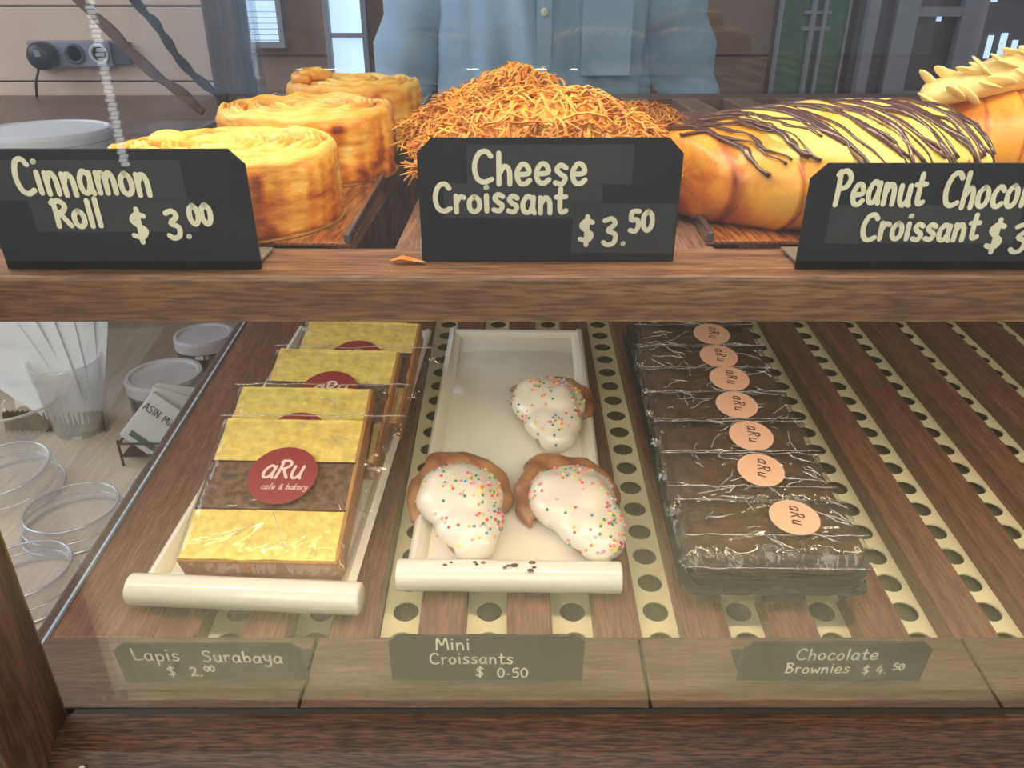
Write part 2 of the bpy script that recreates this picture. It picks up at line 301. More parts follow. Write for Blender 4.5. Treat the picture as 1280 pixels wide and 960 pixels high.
def letters(lines, stroke, jitter=.02, slant=0.0, gap=.1, lift=0.0):
    """lines: (text, x, y, height, turn) -> MB of flat strokes in the x,y plane facing +z"""
    mb = MB(); zi = 0
    for ln in lines:
        text, x, y, hgt, turn = ln[:5]; xs = ln[5] if len(ln) > 5 else 1
        ca, sa = math.cos(turn), math.sin(turn); cx = 0
        for ch in text:
            wd, st = G[ch]; jy = random.uniform(-jitter, jitter)*2; js = 1+random.uniform(-jitter, jitter)*2
            for s in st:
                pts = []
                for px, py in smooth_line(s):
                    qx = (cx+px+slant*py)*hgt*xs; qy = (py*js+jy)*hgt; pts.append((x+qx*ca-qy*sa, y+qx*sa+qy*ca))
                zi += 1; z = lift+(zi % 5)*.000008; n = len(pts)
                vs = []
                for i in range(n):
                    a, b = Vector(pts[max(0, i-1)]), Vector(pts[min(n-1, i+1)]); t = (b-a); t = t.normalized() if t.length > 0 else Vector((1, 0)); nn = Vector((-t.y, t.x))*stroke/2; p = Vector(pts[i])
                    vs += [(p.x+nn.x, p.y+nn.y, z), (p.x-nn.x, p.y-nn.y, z)]
                mb.add(vs, [(2*i, 2*i+1, 2*i+3, 2*i+2) for i in range(n-1)])
                for p in (pts[0], pts[-1]):
                    mb.add([(p[0]+math.cos(k*PI/4)*stroke/2, p[1]+math.sin(k*PI/4)*stroke/2, z+.000004) for k in range(8)], [tuple(range(8))])
            cx += wd+gap
    return mb
UPRIGHT = Matrix(((1, 0, 0, 0), (0, 0, -1, 0), (0, 1, 0, 0), (0, 0, 0, 1)))    # x,y plane -> x,z plane facing -y

# ================================================================== THE SETTING
def struct(mb, name, mat, parent=None, smooth=False):
    o = mb.build(name, mat, parent, smooth)
    if parent is None: o['kind'] = 'structure'
    return o
M_FLOOR = plain('pale_stone_floor', lin(196, 186, 150), .6, noise_amt=.1, scale=3)
M_WBEIGE = plain('beige_wall_panel', lin(222, 192, 170), .7, noise_amt=.08, scale=2.5)
M_WBROWN = plain('brown_wall_panel', lin(134, 108, 98), .7, noise_amt=.12, scale=3)
M_SKYWIN = emis('window_daylight', (.55, .72, 1), .95)
M_FRAMEW = plain('grey_painted_frame', lin(140, 138, 152), .5, noise_amt=.05)
M_GREEN = plain('green_panel', lin(62, 98, 74), .3, noise_amt=.25, scale=8, coat=.5)
M_DARKG = plain('dark_door_panel', lin(84, 76, 84), .35, noise_amt=.25, scale=6)
struct(MB().box(-4, 4, -4, 4, -1.5, -1.45), 'floor', M_FLOOR)
YB = 2.02
wl = struct(MB().box(-4, 4, YB+.02, YB+.1, -1.45, 1.3), 'wall_back', M_WBROWN)
for z0, z1 in ((-1.45, -.186), (-.182, -.021), (-.017, .5), (.504, 1.3)):
    MB().box(-4, -.665, YB, YB+.02, z0, z1, b=.002).build('wall_panel', M_WBEIGE, wl)
for x0, x1 in ((-.66, .62), (.78, .8)):
    for z0, z1 in ((-1.45, -.13), (-.125, .3), (.305, 1.3)):
        MB().box(x0, x1, YB+.01, YB+.02, z0, z1, b=.002).build('wall_panel', M_WBROWN, wl)
# windows reflected in the rear glass, built as real ones beyond it
def window(n, x0, x1, z0, z1, blinds=None, y=YB-.03):
    w_ = struct(MB().box(x0, x1, y+.015, y+.02, z0, z1), 'window_%d' % n, M_SKYWIN)
    fr = MB()
    for a in (x0-.012, x1): fr.box(a, a+.012, y-.005, y+.025, z0-.012, z1+.012)
    for a in (z0-.012, z1): fr.box(x0, x1, y-.005, y+.025, a, a+.012)
    fr.build('window_frame', M_FRAMEW, w_)
    if blinds:
        z = z0+.004
        sl = MB().box(x0, x1, y-.004, y+.006, 0, .0012).xf(Matrix.Identity(4)).mesh('slat', M_FRAMEW)
        while z < min(z1, .14):
            link('slat', sl, w_, (0, 0, z)); z += blinds
    return w_
window(1, -.63, -.545, -.095, .5, .012)
window(2, -.425, -.35, -.17, .5)
MB().box(-.425, -.35, YB-.032, YB-.018, -.085, -.075).build('window_rail', M_FRAMEW, bpy.data.objects['window_2'])
# green panel and grey glazed door on the right, reflections in the rear glass built beyond it
gw = struct(MB().box(.625, .775, YB-.03, YB-.02, -1.3, 1.0), 'trim_1', M_GREEN)
for a in (.62, .775): MB().box(a, a+.005, YB-.04, YB-.02, -1.3, 1.0).build('edge_strip', M_FRAMEW, gw)
for k, (z0, z1) in enumerate(((-.07, -.06), (-.035, -.028))): MB().box(.675, .735, YB-.045, YB-.03, z0, z1).build('cross_bar', M_FRAMEW, gw)
for a in (.69, .715): MB().box(a, a+.008, YB-.05, YB-.035, -.6, .2).build('upright_bar', M_FRAMEW, gw)
dr = struct(MB().box(.80, 1.6, YB-.03, YB-.02, -1.4, 1.0), 'door_1', M_DARKG)
for x0, x1 in ((.815, .84), (.88, .93), (1.03, 1.085), (1.235, 1.285), (1.42, 1.48)): MB().box(x0, x1, YB-.06, YB-.03, -1.4, 1.0, b=.003).build('door_stile', M_FRAMEW, dr)
for z in (-.62, -.20, -.02, .25, .6):
    MB().box(.93, 1.03, YB-.055, YB-.032, z-.02, z).build('door_rail', M_FRAMEW, dr)
    MB().box(1.085, 1.235, YB-.055, YB-.032, z+.02, z+.04).build('door_rail', M_FRAMEW, dr)
    MB().box(1.285, 1.42, YB-.055, YB-.032, z-.03, z-.01).build('door_rail', M_FRAMEW, dr)
for x, z, a, b in ((1.115, -.13, .012, .05), (1.145, -.13, .014, .055), (1.175, -.13, .012, .04), (.965, .0, .012, .03), (.985, -.05, .01, .02), (1.1, -.01, .014, .03)):
    MB().box(x, x+a, YB-.034, YB-.029, z, z+b).build('daylight_pane', M_SKYWIN, dr)
# brown counter beyond, counter that carries the case
bc = MB().box(-2.4, -.47, .87, YB-.002, -.245, -.215, b=.004).build('worktop', W_DARKC)
bk = thing('back_counter', 'brown wooden counter along the wall beyond the case, carrying a white tub', 'counter', (0, 0, 0)); bc.parent = bk
MB().box(-2.4, -.52, 1.13, YB-.002, -1.45, -.245).build('cabinet', W_DARKC, bk)
CT = -.432
ct = thing('serving_counter', 'pale wooden counter top under the display case and the clear plastic lids', 'counter')
MB().box(-1.5, 1.5, .24, 1.12, CT-.03, CT, b=.004).build('worktop', W_COUNTER, ct)
for i in range(12):
    x = -1.5+i*.25; MB().box(x+.001, x+.249, .29, .305, -1.45, CT-.03, b=.003).build('plank', W_POST, ct)
for i in range(2): MB().box((-1.48, 1.44)[i], (-1.44, 1.48)[i], .3, 1.1, -1.45, CT-.03).build('side_panel', W_POST, ct)

# ================================================================== THE DISPLAY CASE
case = thing('display_case', 'dark wood and glass pastry display case with slatted upper and lower shelves', 'display case')
X0, X1, YG = -.293, .86, .300
# bottom bar, posts
bar = MB(); n = 10
prof = [(.304, -.395), (.304, -.3565), (.300, -.3550), (.292, -.3555), (.282, -.359), (.275, -.365), (.271, -.372), (.273, -.385), (.284, -.432), (.304, -.432)]
vsb = [(x, y, z) for x in (-.245, X1+.06) for y, z in prof]; k = len(prof)
bar.add(vsb, [(i, (i+1) % k, k+(i+1) % k, k+i) for i in range(k)]+[tuple(range(k))[::-1], tuple(range(k, 2*k))])
bar.build('bottom_bar', W_BAR, case)
MB().box(-.245, X1, .3042, .3085, -.375, -.3575).build('glass_gasket', M_BLACK0, case)
MB().box(-.335, -.245, .250, .304, CT, .36, b=.004).build('corner_post', W_POST, case)
MB().box(X1, X1+.06, .262, .318, CT, .36, b=.004).build('corner_post', W_POST, case)
MB().box(-.357, -.315, .985, 1.03, CT, .36, b=.006).build('corner_post', W_POST, case)
MB().box(X1, X1+.05, .985, 1.03, CT, .36, b=.006).build('corner_post', W_POST, case)
pc = MB()
for i in range(16):
    zz = -.365-random.random()*.055; xx = -.232+random.uniform(-.010, .012)
    pc.box(xx, xx+random.uniform(.001, .003), .2705+.0*xx, .2760, zz, zz+random.uniform(.002, .008), b=.0004)
pc.build('paint_flecks', M_CHALK, case)['label'] = 'white paint flecks on the corner joint'
# frames of the roof
MB().box(-.335, X1+.06, .27, .31, .33, .37, b=.004).build('top_rail', W_RAIL, case)
MB().box(-.357, X1+.05, .985, 1.03, .33, .37, b=.004).build('top_rail', W_RAIL, case)
for a, b_ in ((-.345, -.31), (X1+.01, X1+.05)): MB().box(a, b_, .31, .985, .33, .36, b=.004).build('top_side_rail', W_RAIL, case)
# glass
MB().box(-.245, X1, YG-.002, YG+.002, -.3535, .34).build('front_glass', M_GLASS, case)
MB().box(-.318, X1, .997, 1.001, CT+.004, .34).build('rear_glass', M_GLASS, case)
sg = MB().box(-.2965, -.2925, .306, .985, CT+.012, .34).build('side_glass', M_SIDE, case)
MB().box(X1-.004, X1, .306, .985, CT+.012, .34).build('side_glass', M_SIDE, case)
# upper shelf
us = MB().box(-.32, X1, .304, .345, SHELF_Z-.0205, SHELF_Z, b=.0018)
ush = thing('upper_shelf', None, None, (0, 0, 0)); ush.parent = case
us.build('front_rail', W_RAIL, ush)
MB().box(-.318, X1, .945, .985, SHELF_Z-.027, SHELF_Z-.0005, b=.002).build('rear_rail', wood('rear_rail_wood', lin(44, 30, 26), lin(92, 66, 56), lin(118, 88, 76), 'x', .8, pores=.5), ush)
UP = .0594
slm = MB().box(-.0145, .0145, .346, .9445, -.020, -.001, b=.0012).mesh('slat', W_SLATTOP)
k = -5
while k < 15:
    x = .1385+UP*k
    if x < X1-.03: link('slat', slm, ush, (x, 0, SHELF_Z))
    k += 1
# lower shelf, tilted
ls = thing('lower_shelf', None, None, (0, 0, LZ), (ALPHA, 0, 0)); ls.parent = case
MB().box(-.304, -.2930, .355, .965, -.030, .0120, b=.002).build('side_bottom_rail', W_POST, ls)
MB().box(-.285, X1, .325, .97, -.016, -.010).build('under_board', M_UNDER, ls)
P0, PP, SW = .0975, .0565, .0135
def strip_mesh(n=23, pitch=.0262, r=.0088, w=.0145, s0=.3665):
    mb = MB(); seg = 16
    for i in range(n):
        cy = s0+pitch*(i+.45); h = pitch/2; vs = []
        for z in (.0, -.0015):
            for j in range(seg):
                a = 2*PI*(j+.5)/seg; ca, sa = math.cos(a), math.sin(a); vs.append((r*ca, cy+r*sa, z))
            for j in range(seg):
                a = 2*PI*(j+.5)/seg; ca, sa = math.cos(a), math.sin(a); q = min(w/abs(ca), h/abs(sa)); vs.append((q*ca, cy+q*sa, z))
        fs = []
        for j in range(seg):
            j2 = (j+1) % seg
            fs += [(j, seg+j, seg+j2, j2), (2*seg+j2, 3*seg+j2, 3*seg+j, 2*seg+j), (j, j2, 2*seg+j2, 2*seg+j)]
        for j in (1, 5, 9, 13): pass
        mb.add(vs, fs)
        for sx in (1, -1):      # square corners
            for sy in (1, -1):
                js = [q for q in range(seg) if vs[seg+q][0]*sx > 0 and (vs[seg+q][1]-cy)*sy > 0]
                ax = [q for q in js if abs(abs(vs[seg+q][0])-w) < 1e-6]; ay = [q for q in js if abs(abs(vs[seg+q][1]-cy)-h) < 1e-6]
                if ax and ay:
                    pa = max((vs[seg+q] for q in ax), key=lambda p: abs(p[1]-cy)); pb = max((vs[seg+q] for q in ay), key=lambda p: abs(p[0]))
                    mb.add([pa, (sx*w, cy+sy*h, 0), pb], [(0, 1, 2)])
    return mb.mesh('perforated_strip', M_METAL)
stm = strip_mesh()
for k in range(-6, 14):
    x = P0+PP*k
    if -.27 < x < X1-.02: link('perforated_strip', stm, ls, (x, 0, -.002))
slm2 = MB().box(-.0145, .0145, .368, .965, -.009, .0165, b=.0012).mesh('wood_slat', W_SLAT)
for k in range(-6, 13):
    x = P0+PP*(k+.5)
    if -.24 < x < X1-.02: link('wood_slat', slm2, ls, (x-.0015, 0, -.003))
MB().box(-.291, -.226, .368, .965, -.009, .0150, b=.0015).build('side_board', W_SLAT, ls)
W_FB = wood('front_board_wood', lin(50, 34, 26), lin(92, 68, 54), lin(116, 90, 72), 'x', 1.2, pores=.4)
for a, b_ in ((-.291, -.1225), (-.1210, .0785), (.0800, .279), (.2805, .48), (.4815, .68), (.6815, .855)):
    MB().box(a, b_, .3165, .3665, -.009, .0178, b=.0012).build('front_board', W_FB, ls)
MB().box(-.2928, -.2913, .350, .965, .0130, .0166).build('glass_edge_strip', M_EDGE, ls)
MB().box(-.318, X1, .987, .996, CT+.004, -.150, b=.001).build('rear_panel', W_POST, case)
MB().box(-.291, X1, .966, .975, -.012, .03).build('back_board', W_SLAT, ls)
for i, (sx, ss) in enumerate(((-.075, .3345), (.105, .3345))):
    pass

# ================================================================== PRICE SIGNS
def sign(name_label, xc, y, z, wd, ht, lean, lines, stroke, tapes=(), rz=0, cut=.006, foot=.026, group=None, foot_mat=None):
    t = thing('price_sign', name_label, 'sign', (xc, y, z), (0, 0, rz))
    c_ = cut; poly = [(-wd/2, 0), (wd/2, 0), (wd/2, ht-c_), (wd/2-c_, ht), (-wd/2+c_, ht), (-wd/2, ht-c_)]
    R = Matrix.Rotation(-lean, 4, 'X')
    MB().prism(poly, -.0013, 0).xf(R @ UPRIGHT).build('sign_plate', M_SIGN, t)
    MB().box(-wd/2+.002, wd/2-.002, .0014, foot, .0006, .0018, b=.0004).build('sign_foot', foot_mat or M_SIGN, t)
    mt = letters(lines, stroke, lift=.0006).xf(R @ UPRIGHT); mt.build('lettering', M_CHALK, t)
    for x0, z0, x1, z1 in tapes:
        MB().box(x0, x1, z0, z1, .0001, .0003).xf(R @ UPRIGHT).build('tape_strip', M_TAPE, t)
    return t
M_FOOT_LIT = plain('lit_sign_foot', lin(120, 110, 96), .5, noise_amt=.15, scale=60)  # black foot plate coloured paler, the light falling on it put into the colour
W1 = .1065
sign('black price sign hand lettered Cinnamon Roll, front left on the upper shelf', -.1585, .3135, SHELF_Z+.0003, W1, .0492, -.04,
     [('Cinnamon', -.0385, .0318, .0138, 0, .78), ('Roll', -.0270, .0188, .0108, 0, .95), ('$', .0030, .0128, .0130, 0), ('3.', .0175, .0135, .0112, 0), ('00', .0275, .0195, .0078, 0)],
     .0022, ((-.05, .029, .028, .045), (-.036, .016, .03, .0295)), rz=.0, foot_mat=M_FOOT_LIT)
sign('black price sign hand lettered Cheese Croissant, middle of the upper shelf', .0155, .3245, SHELF_Z+.0003, .1085, .0515, -.02,
     [('Cheese', -.0315, .0335, .0128, 0), ('Croissant', -.0480, .0215, .0112, 0), ('$', .0130, .0080, .0120, 0), ('3.', .0230, .0078, .0120, 0), ('50', .0340, .0135, .0086, 0)],
     .0021, ((-.044, .0190, .022, .0335), (.010, .0035, .0535, .0250), (-.034, .0330, .034, .0490)))
sign('black price sign hand lettered Peanut Chocolate Croissant, cut by the right picture edge', .1790, .3135, SHELF_Z+.0003, .1200, .0435, -.02,
     [('Peanut', -.0495, .0275, .0135, 0, .74), ('Chocolate', -.0058, .0265, .0135, 0, .74), ('Croissant', -.0358, .0128, .0108, .0, .90), ('$', .0165, .0075, .0125, 0), ('3.50', .0270, .0070, .0120, 0)],
     .0021, ((-.050, .0110, .028, .0270),), rz=.0, foot_mat=M_FOOT_LIT)
FB = Lw(0, .3345, .0182)
sign('price sign hand lettered Lapis Surabaya, below the tray of cake slices', -.1735, FB.y, FB.z, .108, .0325, -.12,
     [('Lapis', -.0440, .0190, .0100, -.02), ('Surabaya', -.0040, .0180, .0095, -.03), ('$', -.0270, .0045, .0090, 0), ('2.', -.0140, .0050, .0080, 0), ('00', -.0050, .0090, .0050, 0)],
     .0012, ((-.046, .0010, .0500, .0300),))
sign('price sign hand lettered Mini Croissants, below the middle tray', -.0145, FB.y, FB.z, .112, .0370, -.06,
     [('Mini', -.0290, .0265, .0095, 0), ('Croissants', -.0330, .0150, .0088, 0), ('$', -.0065, .0035, .0088, 0), ('0-50', .0060, .0035, .0078, 0)],
     .0011, ())
sign('price sign hand lettered Chocolate Brownies, below the black tray', .1860, FB.y, FB.z, .108, .0330, -.10,
     [('Chocolate', -.0230, .0190, .0092, 0), ('Brownies', -.0270, .0075, .0082, 0), ('$', .0180, .0060, .0075, .03), ('4.', .0260, .0070, .0072, .03), ('50', .0350, .0100, .0055, .03)],
     .0011, ((-.024, .0165, .0340, .0300), (.014, .0020, .0480, .0150)))

# ================================================================== CINNAMON ROLLS
def card_disc(r): return MB().lathe([(1e-5, 0), (r, 0), (r, .0012), (1e-5, .0012)], 48)
def roll_mesh(R, H, seed, turns=4.2):
    nt, rows = 190, []
    nr = 120; prof = []
    for i in range(nr+1): prof.append(('t', i/nr))
    for i in range(1, 9): prof.append(('c', i/8))
    for i in range(1, 15): prof.append(('s', i/14))
    prof.append(('b', 0))
    vs, tone = [], []
    cr = .0045
    for kind, q in prof:
        for j in range(nt):
            th = 2*PI*j/nt; c, s_ = math.cos(th), math.sin(th)
            Rt = R*(1+.035*nz(c*1.3+seed, s_*1.3, seed)+.012*nz(c*4, s_*4, seed+5))
            if kind == 't':
                r = q*(Rt-cr); ph = r/R*turns-th/(2*PI)+.12*nz(c*2*q, s_*2*q, seed+2); fr = ph % 1
                ridge = math.sin(PI*fr)**.55; edge = max(0, (q-.86)/.14)
                z = H-.0055+.0065*ridge*(1-edge*.6)+.003*nz(c*q*3, s_*q*3, seed)+.0022*edge
                fine = .0009*math.sin(ph*2*PI*4+4*nz(c*q*5, s_*q*5, seed))
                z += fine; t = .20+.75*(1-ridge)**1.3+.3*nz(c*q*5, s_*q*5, seed+9)-150*fine
            elif kind == 'c':
                a = q*PI/2; r = Rt-cr+cr*math.sin(a); z = H-cr+cr*math.cos(a)+.0005+.003*nz(c*3, s_*3, seed)*(1-q*.5); t = .12+.25*q
            elif kind == 's':
                z = (H-cr)*(1-q); bl = nz(c*5, s_*5, z*70+seed); r = Rt*(1+.012*math.sin(PI*q))+.0020*bl+.0012*nz(c*9, s_*9, seed+z*12)+.0006*math.sin(z*1500+3*c)
                t = .40+.22*q+.9*bl*abs(bl)+.35*nz(c*7, s_*7, seed+z*25)+.12*(math.sin(z*900+4*nz(c*3, s_*3, seed)) > .7)
            else: r = 1e-4; z = 0; t = .8
            vs.append((r*c, r*s_, z)); tone.append(min(1, max(0, t)))
    m = len(prof); fs = [(i*nt+j, (i+1)*nt+j, (i+1)*nt+(j+1) % nt, i*nt+(j+1) % nt) for i in range(m-1) for j in range(nt)]
    mb = MB(); mb.add(vs, fs, 0, tone); return mb
tray_z = SHELF_Z+.0072
TY0, TY1 = .352, .90
TM = Matrix(((1, -.035, 0, 0), (0, 1, 0, 0), (0, 0, 1, 0), (0, 0, 0, 1)))
def pastry_tray(label, x0, x1, y0, y1, sh):
    t = thing('wooden_tray', label, 'tray', ((x0+x1)/2, y0, SHELF_Z), (0, 0, 0))
    hw = (x1-x0)/2; sk = Matrix(((1, sh, 0, 0), (0, 1, 0, 0), (0, 0, 1, 0), (0, 0, 0, 1)))
    MB().box(-hw, hw, 0, y1-y0, 0, .0020, b=.0006).xf(sk).build('tray_base', W_TRAY, t)
    for a in (-hw, hw-.003): MB().box(a, a+.003, 0, y1-y0, .0005, .0060, b=.0006).xf(sk).build('tray_side', plain('tray_side_%s' % round(a, 3), lin(92, 88, 92), .25, .4, coat=.5), t)
    return t
pastry_tray('long wooden tray under the cinnamon rolls', -.250, -.074, .347, .93, -.03)
pastry_tray('long wooden tray under the drizzled croissant, beside the cheese croissants', .090, .30, .350, .80, .06)
rolls = [(-.1410, .3925, .0540, .0350, 1.3, 'round golden cinnamon roll with layered sides at the front, half behind the sign'),
         (-.1280, .5080, .0530, .0395, 4.1, 'round golden cinnamon roll in the middle, tallest and smoothest'),
         (-.1240, .6480, .0510, .0410, 8.2, 'round cinnamon roll at the back with a small curled twirl on top')]
for i, (x, y, R, H, sd, lab) in enumerate(rolls):
    t = thing('cinnamon_roll', lab, 'pastry', (x, y, SHELF_Z+.0023), (0, 0, sd), 'cinnamon rolls on the wooden tray')
    rm = roll_mesh(R, H, sd); rm.xf(Matrix.Translation((0, 0, .0013))); rm.build('roll_body', M_ROLL, t, True)
    card_disc(R*1.03).build('gold_card', M_GOLD, t, False)
    if i == 2:
        tw = MB(); pts = [( (.004+.011*q)*math.cos(q*11), (.004+.011*q)*math.sin(q*11), H+.008-.004*q) for q in [k/30 for k in range(31)]]
        tw.tube(pts, [.0038]*31, 8, tone=.35)
        M_ = Matrix.Rotation(-sd, 4, 'Z') @ Matrix.Translation((-.028, -.010, 0)); tw.xf(M_); tw.build('pastry_twirl', M_ROLL, t, True)
    if i == 0:
        bl = MB().ellipsoid((0, 0, 0), (.010, .006, .005)); bl.tone = [.12]*len(bl.v)
        bl.xf(Matrix.Rotation(-sd, 4, 'Z') @ Matrix.Translation((-.030, .008, H+.0015))); bl.build('custard_blob', M_GLAZE, t, True)

# ================================================================== CROISSANTS
class Crois:
    def __init__(s, L, R, bend, nseg, seed, flat=.78, tip=.25, sharp=.5, yk=1.0):
        s.L, s.R, s.bend, s.nseg, s.seed, s.flat, s.tip, s.sharp, s.yk = L, R, bend, nseg, seed, flat, tip, sharp, yk
    def rad(s, u):
        v = 2*u-1; base = s.tip+(1-s.tip)*max(0, 1-abs(v)**2.1)**s.sharp if abs(v) < 1 else s.tip
        st = ((abs(v)*s.nseg+.5) % 1.0); step = .075*(1-st)**1.5*(1 if st > .06 else st/.06)
        return s.R*base*(1+step-.02)*(min(1, (1-abs(v))/.035+.25))
    def P(s, u, th, off=0):
        """u along the length 0..1, th: 0 = top, +-pi underneath"""
        uu = u+.03*math.sin(th)*(.5-u)*2
        r = s.rad(min(1, max(0, uu)))+off+.0016*nz(u*9, th*1.3, s.seed)
        cx = s.L*(u-.5); cy = s.bend*((2*u-1)**2); rz_ = r*s.flat
        y = cy+r*s.yk*math.sin(th); z = rz_*math.cos(th)
        z = max(z, -.62*s.R*s.flat) ; return Vector((cx, y, z+.62*s.R*s.flat))
    def tone(s, u, th):
        v = abs(2*u-1); st = ((v*s.nseg+.5) % 1.0)
        return .28+.42*(st > .78)*(st-.78)/.22+.25*v**3+.22*max(0, -math.cos(th))+.2*nz(u*8, th*2, s.seed+3)
    def mesh(s, nu=120, nt=56):
        mb = MB(); vs, tn = [], []
        for i in range(nu+1):
            for j in range(nt): th = 2*PI*j/nt; vs.append(s.P(i/nu, th)); tn.append(min(1, max(0, s.tone(i/nu, th))))
        fs = [(i*nt+j, i*nt+(j+1) % nt, (i+1)*nt+(j+1) % nt, (i+1)*nt+j) for i in range(nu) for j in range(nt)]
        fs += [tuple(range(nt)), tuple(nu*nt+j for j in range(nt))[::-1]]
        return mb.add(vs, fs, 0, tn)
def shreds(cr, count, spread=(.02, .98), thr=1.75):
    mb = MB()
    for i in range(count):
        u = random.uniform(*spread); th = random.uniform(-thr, thr)
        p = cr.P(u, th, .0005); q = cr.P(u, th, .01); nrm = (q-p).normalized() if (q-p).length > 1e-6 else Vector((0, 0, 1))
        d = Vector((random.gauss(0, 1), random.gauss(0, 1), random.gauss(0, .5))); d = (d-nrm*d.dot(nrm)).normalized(); e = nrm.cross(d)
        Ln = random.uniform(.008, .026); cv = random.uniform(-.6, .6); lift = random.uniform(.0004, .0032); pts = []
        for k in range(6):
            t = k/5-.5; pts.append(p+d*Ln*t+e*Ln*cv*(t*t*2)+nrm*(lift+.003*math.sin(i+k*1.3)*.5-t*t*Ln*.35))
        w_ = random.uniform(.0005, .0011)
        mb.tube(pts, [w_*.6, w_, w_, w_, w_, w_*.5], 4, mi=int(random.random() < .3), flat=.6)
    return mb
def croissant(label, loc, rz, cr, group=None, scale=1):
    t = thing('croissant', label, 'pastry', loc, (0, 0, rz), group)
    cr.mesh().build('croissant_body', M_CROIS, t, True); return t
# cheese croissants
c1 = Crois(.138, .0320, .012, 3, 2.2, 1.15, .12, 1.15)
t = croissant('cheese croissant in front, covered in orange grated cheese, half hidden by its sign', (.0190, .402, SHELF_Z), .04, c1, 'cheese croissants')
o = shreds(c1, 1300).build('cheese_shreds', [M_CHEESE, M_CHEESED], t); o['kind'] = 'stuff'
c2 = Crois(.136, .0325, -.010, 3, 6.2, 1.02, .16, 1.15)
t = croissant('cheese croissant behind, rising to a shaggy peak of grated cheese', (-.001, .520, SHELF_Z), .05, c2, 'cheese croissants')
mb = shreds(c2, 1200)
for i in range(240):                                             # the heap on its crown
    a = random.random()*6.28; r = random.random()**.7*.026; p = Vector((.004+r*math.cos(a), r*math.sin(a), .0545+(.026-r)*.36)); d = Vector((random.gauss(0, 1), random.gauss(0, 1), random.gauss(0, .4))).normalized(); L_ = random.uniform(.008, .02)
    e = d.orthogonal().normalized(); mb.tube([p+d*L_*(k/4-.5)+e*.004*math.sin(k/4*PI)-Vector((0, 0, 1))*L_*.8*(k/4-.5)**2 for k in range(5)], [.0005, .0009, .0009, .0009, .0004], 4, mi=int(i % 3 == 0), flat=.6)
mb.build('cheese_shreds', [M_CHEESE, M_CHEESED], t)['kind'] = 'stuff'
c2b = Crois(.080, .019, .006, 3, 9.2, .9, .32)
t = croissant('cheese croissant at the back right, only its dark crumbly edge showing', (.086, .620, SHELF_Z), 0, c2b, 'cheese croissants')
shreds(c2b, 500).build('cheese_shreds', [M_CHEESED, M_CHEESE], t)['kind'] = 'stuff'
# peanut chocolate croissant
c3 = Crois(.176, .0500, .018, 4.0, 3.7, .64, .38, .50, 1.12)
t = croissant('large croissant with yellow peanut glaze and wavy chocolate drizzle', (.1690, .410, SHELF_Z+.0022), .32, c3)
gl = MB(); vs, fs = [], []; nu, nt = 110, 44
for i in range(nu+1):
    u = .16+.83*i/nu
    for j in range(nt+1):
        lim = 1.12+.28*nz(u*7, 3, 1.0)+(.25 if u > .35 else 0); e = abs(2*j/nt-1); endf = min(1, i/6, (nu-i)/6)
        th = (2*j/nt-1)*lim; off = .0018*min(1, (1-e)*6)*endf+(-.002 if (e > .97 or endf < .1) else 0)
        vs.append(c3.P(u, th-.05, off+.0007*nz(u*30, th*5, 2)))
fs = [(i*(nt+1)+j, i*(nt+1)+j+1, (i+1)*(nt+1)+j+1, (i+1)*(nt+1)+j) for i in range(nu) for j in range(nt)]
gl.add(vs, fs); gl.build('peanut_glaze', M_GLAZE, t, True)
dz = MB()
for i in range(38):
    u0 = .08+.88*i/37+random.uniform(-.008, .008); a0 = -1.35+random.uniform(-.1, .3); a1 = 1.2; skew = .13+random.uniform(-.05, .05); sd = random.random()*50
    if u0 < .26: a0 = random.uniform(-1.3, -.7); a1 = random.uniform(0, .5)
    pts, rs = [], []
    for k in range(26):
        q = k/25; th = a0+(a1-a0)*q; u = u0+skew*(q-.4)*-1+.016*nz(q*3, sd, 0)+.007*math.sin(q*16+sd)+.010*nz(q*9, sd, 3)
        u = min(.985, max(.02, u)); pts.append(c3.P(u, th, .0022)); rs.append(.00095*(1+1.0*nz(q*6, sd, 4))*(1.9 if i % 4 == 0 else 1))
    dz.tube(pts, rs, 6, flat=.7)
for (ua, tha, ln) in ((.30, -1.35, .010), (.305, -1.2, .006), (.32, -1.3, .012)):
    dz.tube([c3.P(ua, tha-k*.09, .0015) for k in range(6)], [.0022, .0028, .0022, .0016, .0014, .0018], 6)
dz.build('chocolate_drizzle', M_CHOC, t, True)
# almond croissant on the right
c4 = Crois(.160, .0450, .010, 4.6, 7.7, .80, .50, .5, 1.0)
C4 = Vector((.335, .487, SHELF_Z+.002))
t = croissant('reddish brown croissant crowned with pale almond flakes, at the right edge', C4, -.10, c4)
rnd = random.Random(3)
fl = MB(); fl.ellipsoid((0, 0, 0), (.0088, .0034, .0012), 12, 6); flm = fl.mesh('almond_flake', M_ALMOND, True)
bed = MB()
for i in range(16):
    q = i/8; bed.ellipsoid((.250+.062*q-C4.x, -.014+.004*q, -.0500+.019*min(q, 1)-.006*max(0, q-1)-C4.z), (.0105, .012+.004*min(q, 1), .0080+.006*min(q, 1)), 10, 8)
remesh(bed, .0022, 4).build('almond_glaze', M_ALMOND, t, True)
for i in range(58):
    q = (i//2)/14; p = Vector((.246+.066*q-C4.x+rnd.uniform(-.003, .003), -.023+rnd.uniform(-.004, .010), -.0475+.0215*min(q, 1)-.006*max(0, q-1)-C4.z+(.0055 if i % 2 else -.0055)+rnd.uniform(-.002, .002)))
    o = link('almond_flake', flm, t, p); o.rotation_euler = (rnd.uniform(-.9, .4), rnd.uniform(.0, .7), rnd.uniform(-.5, .5))
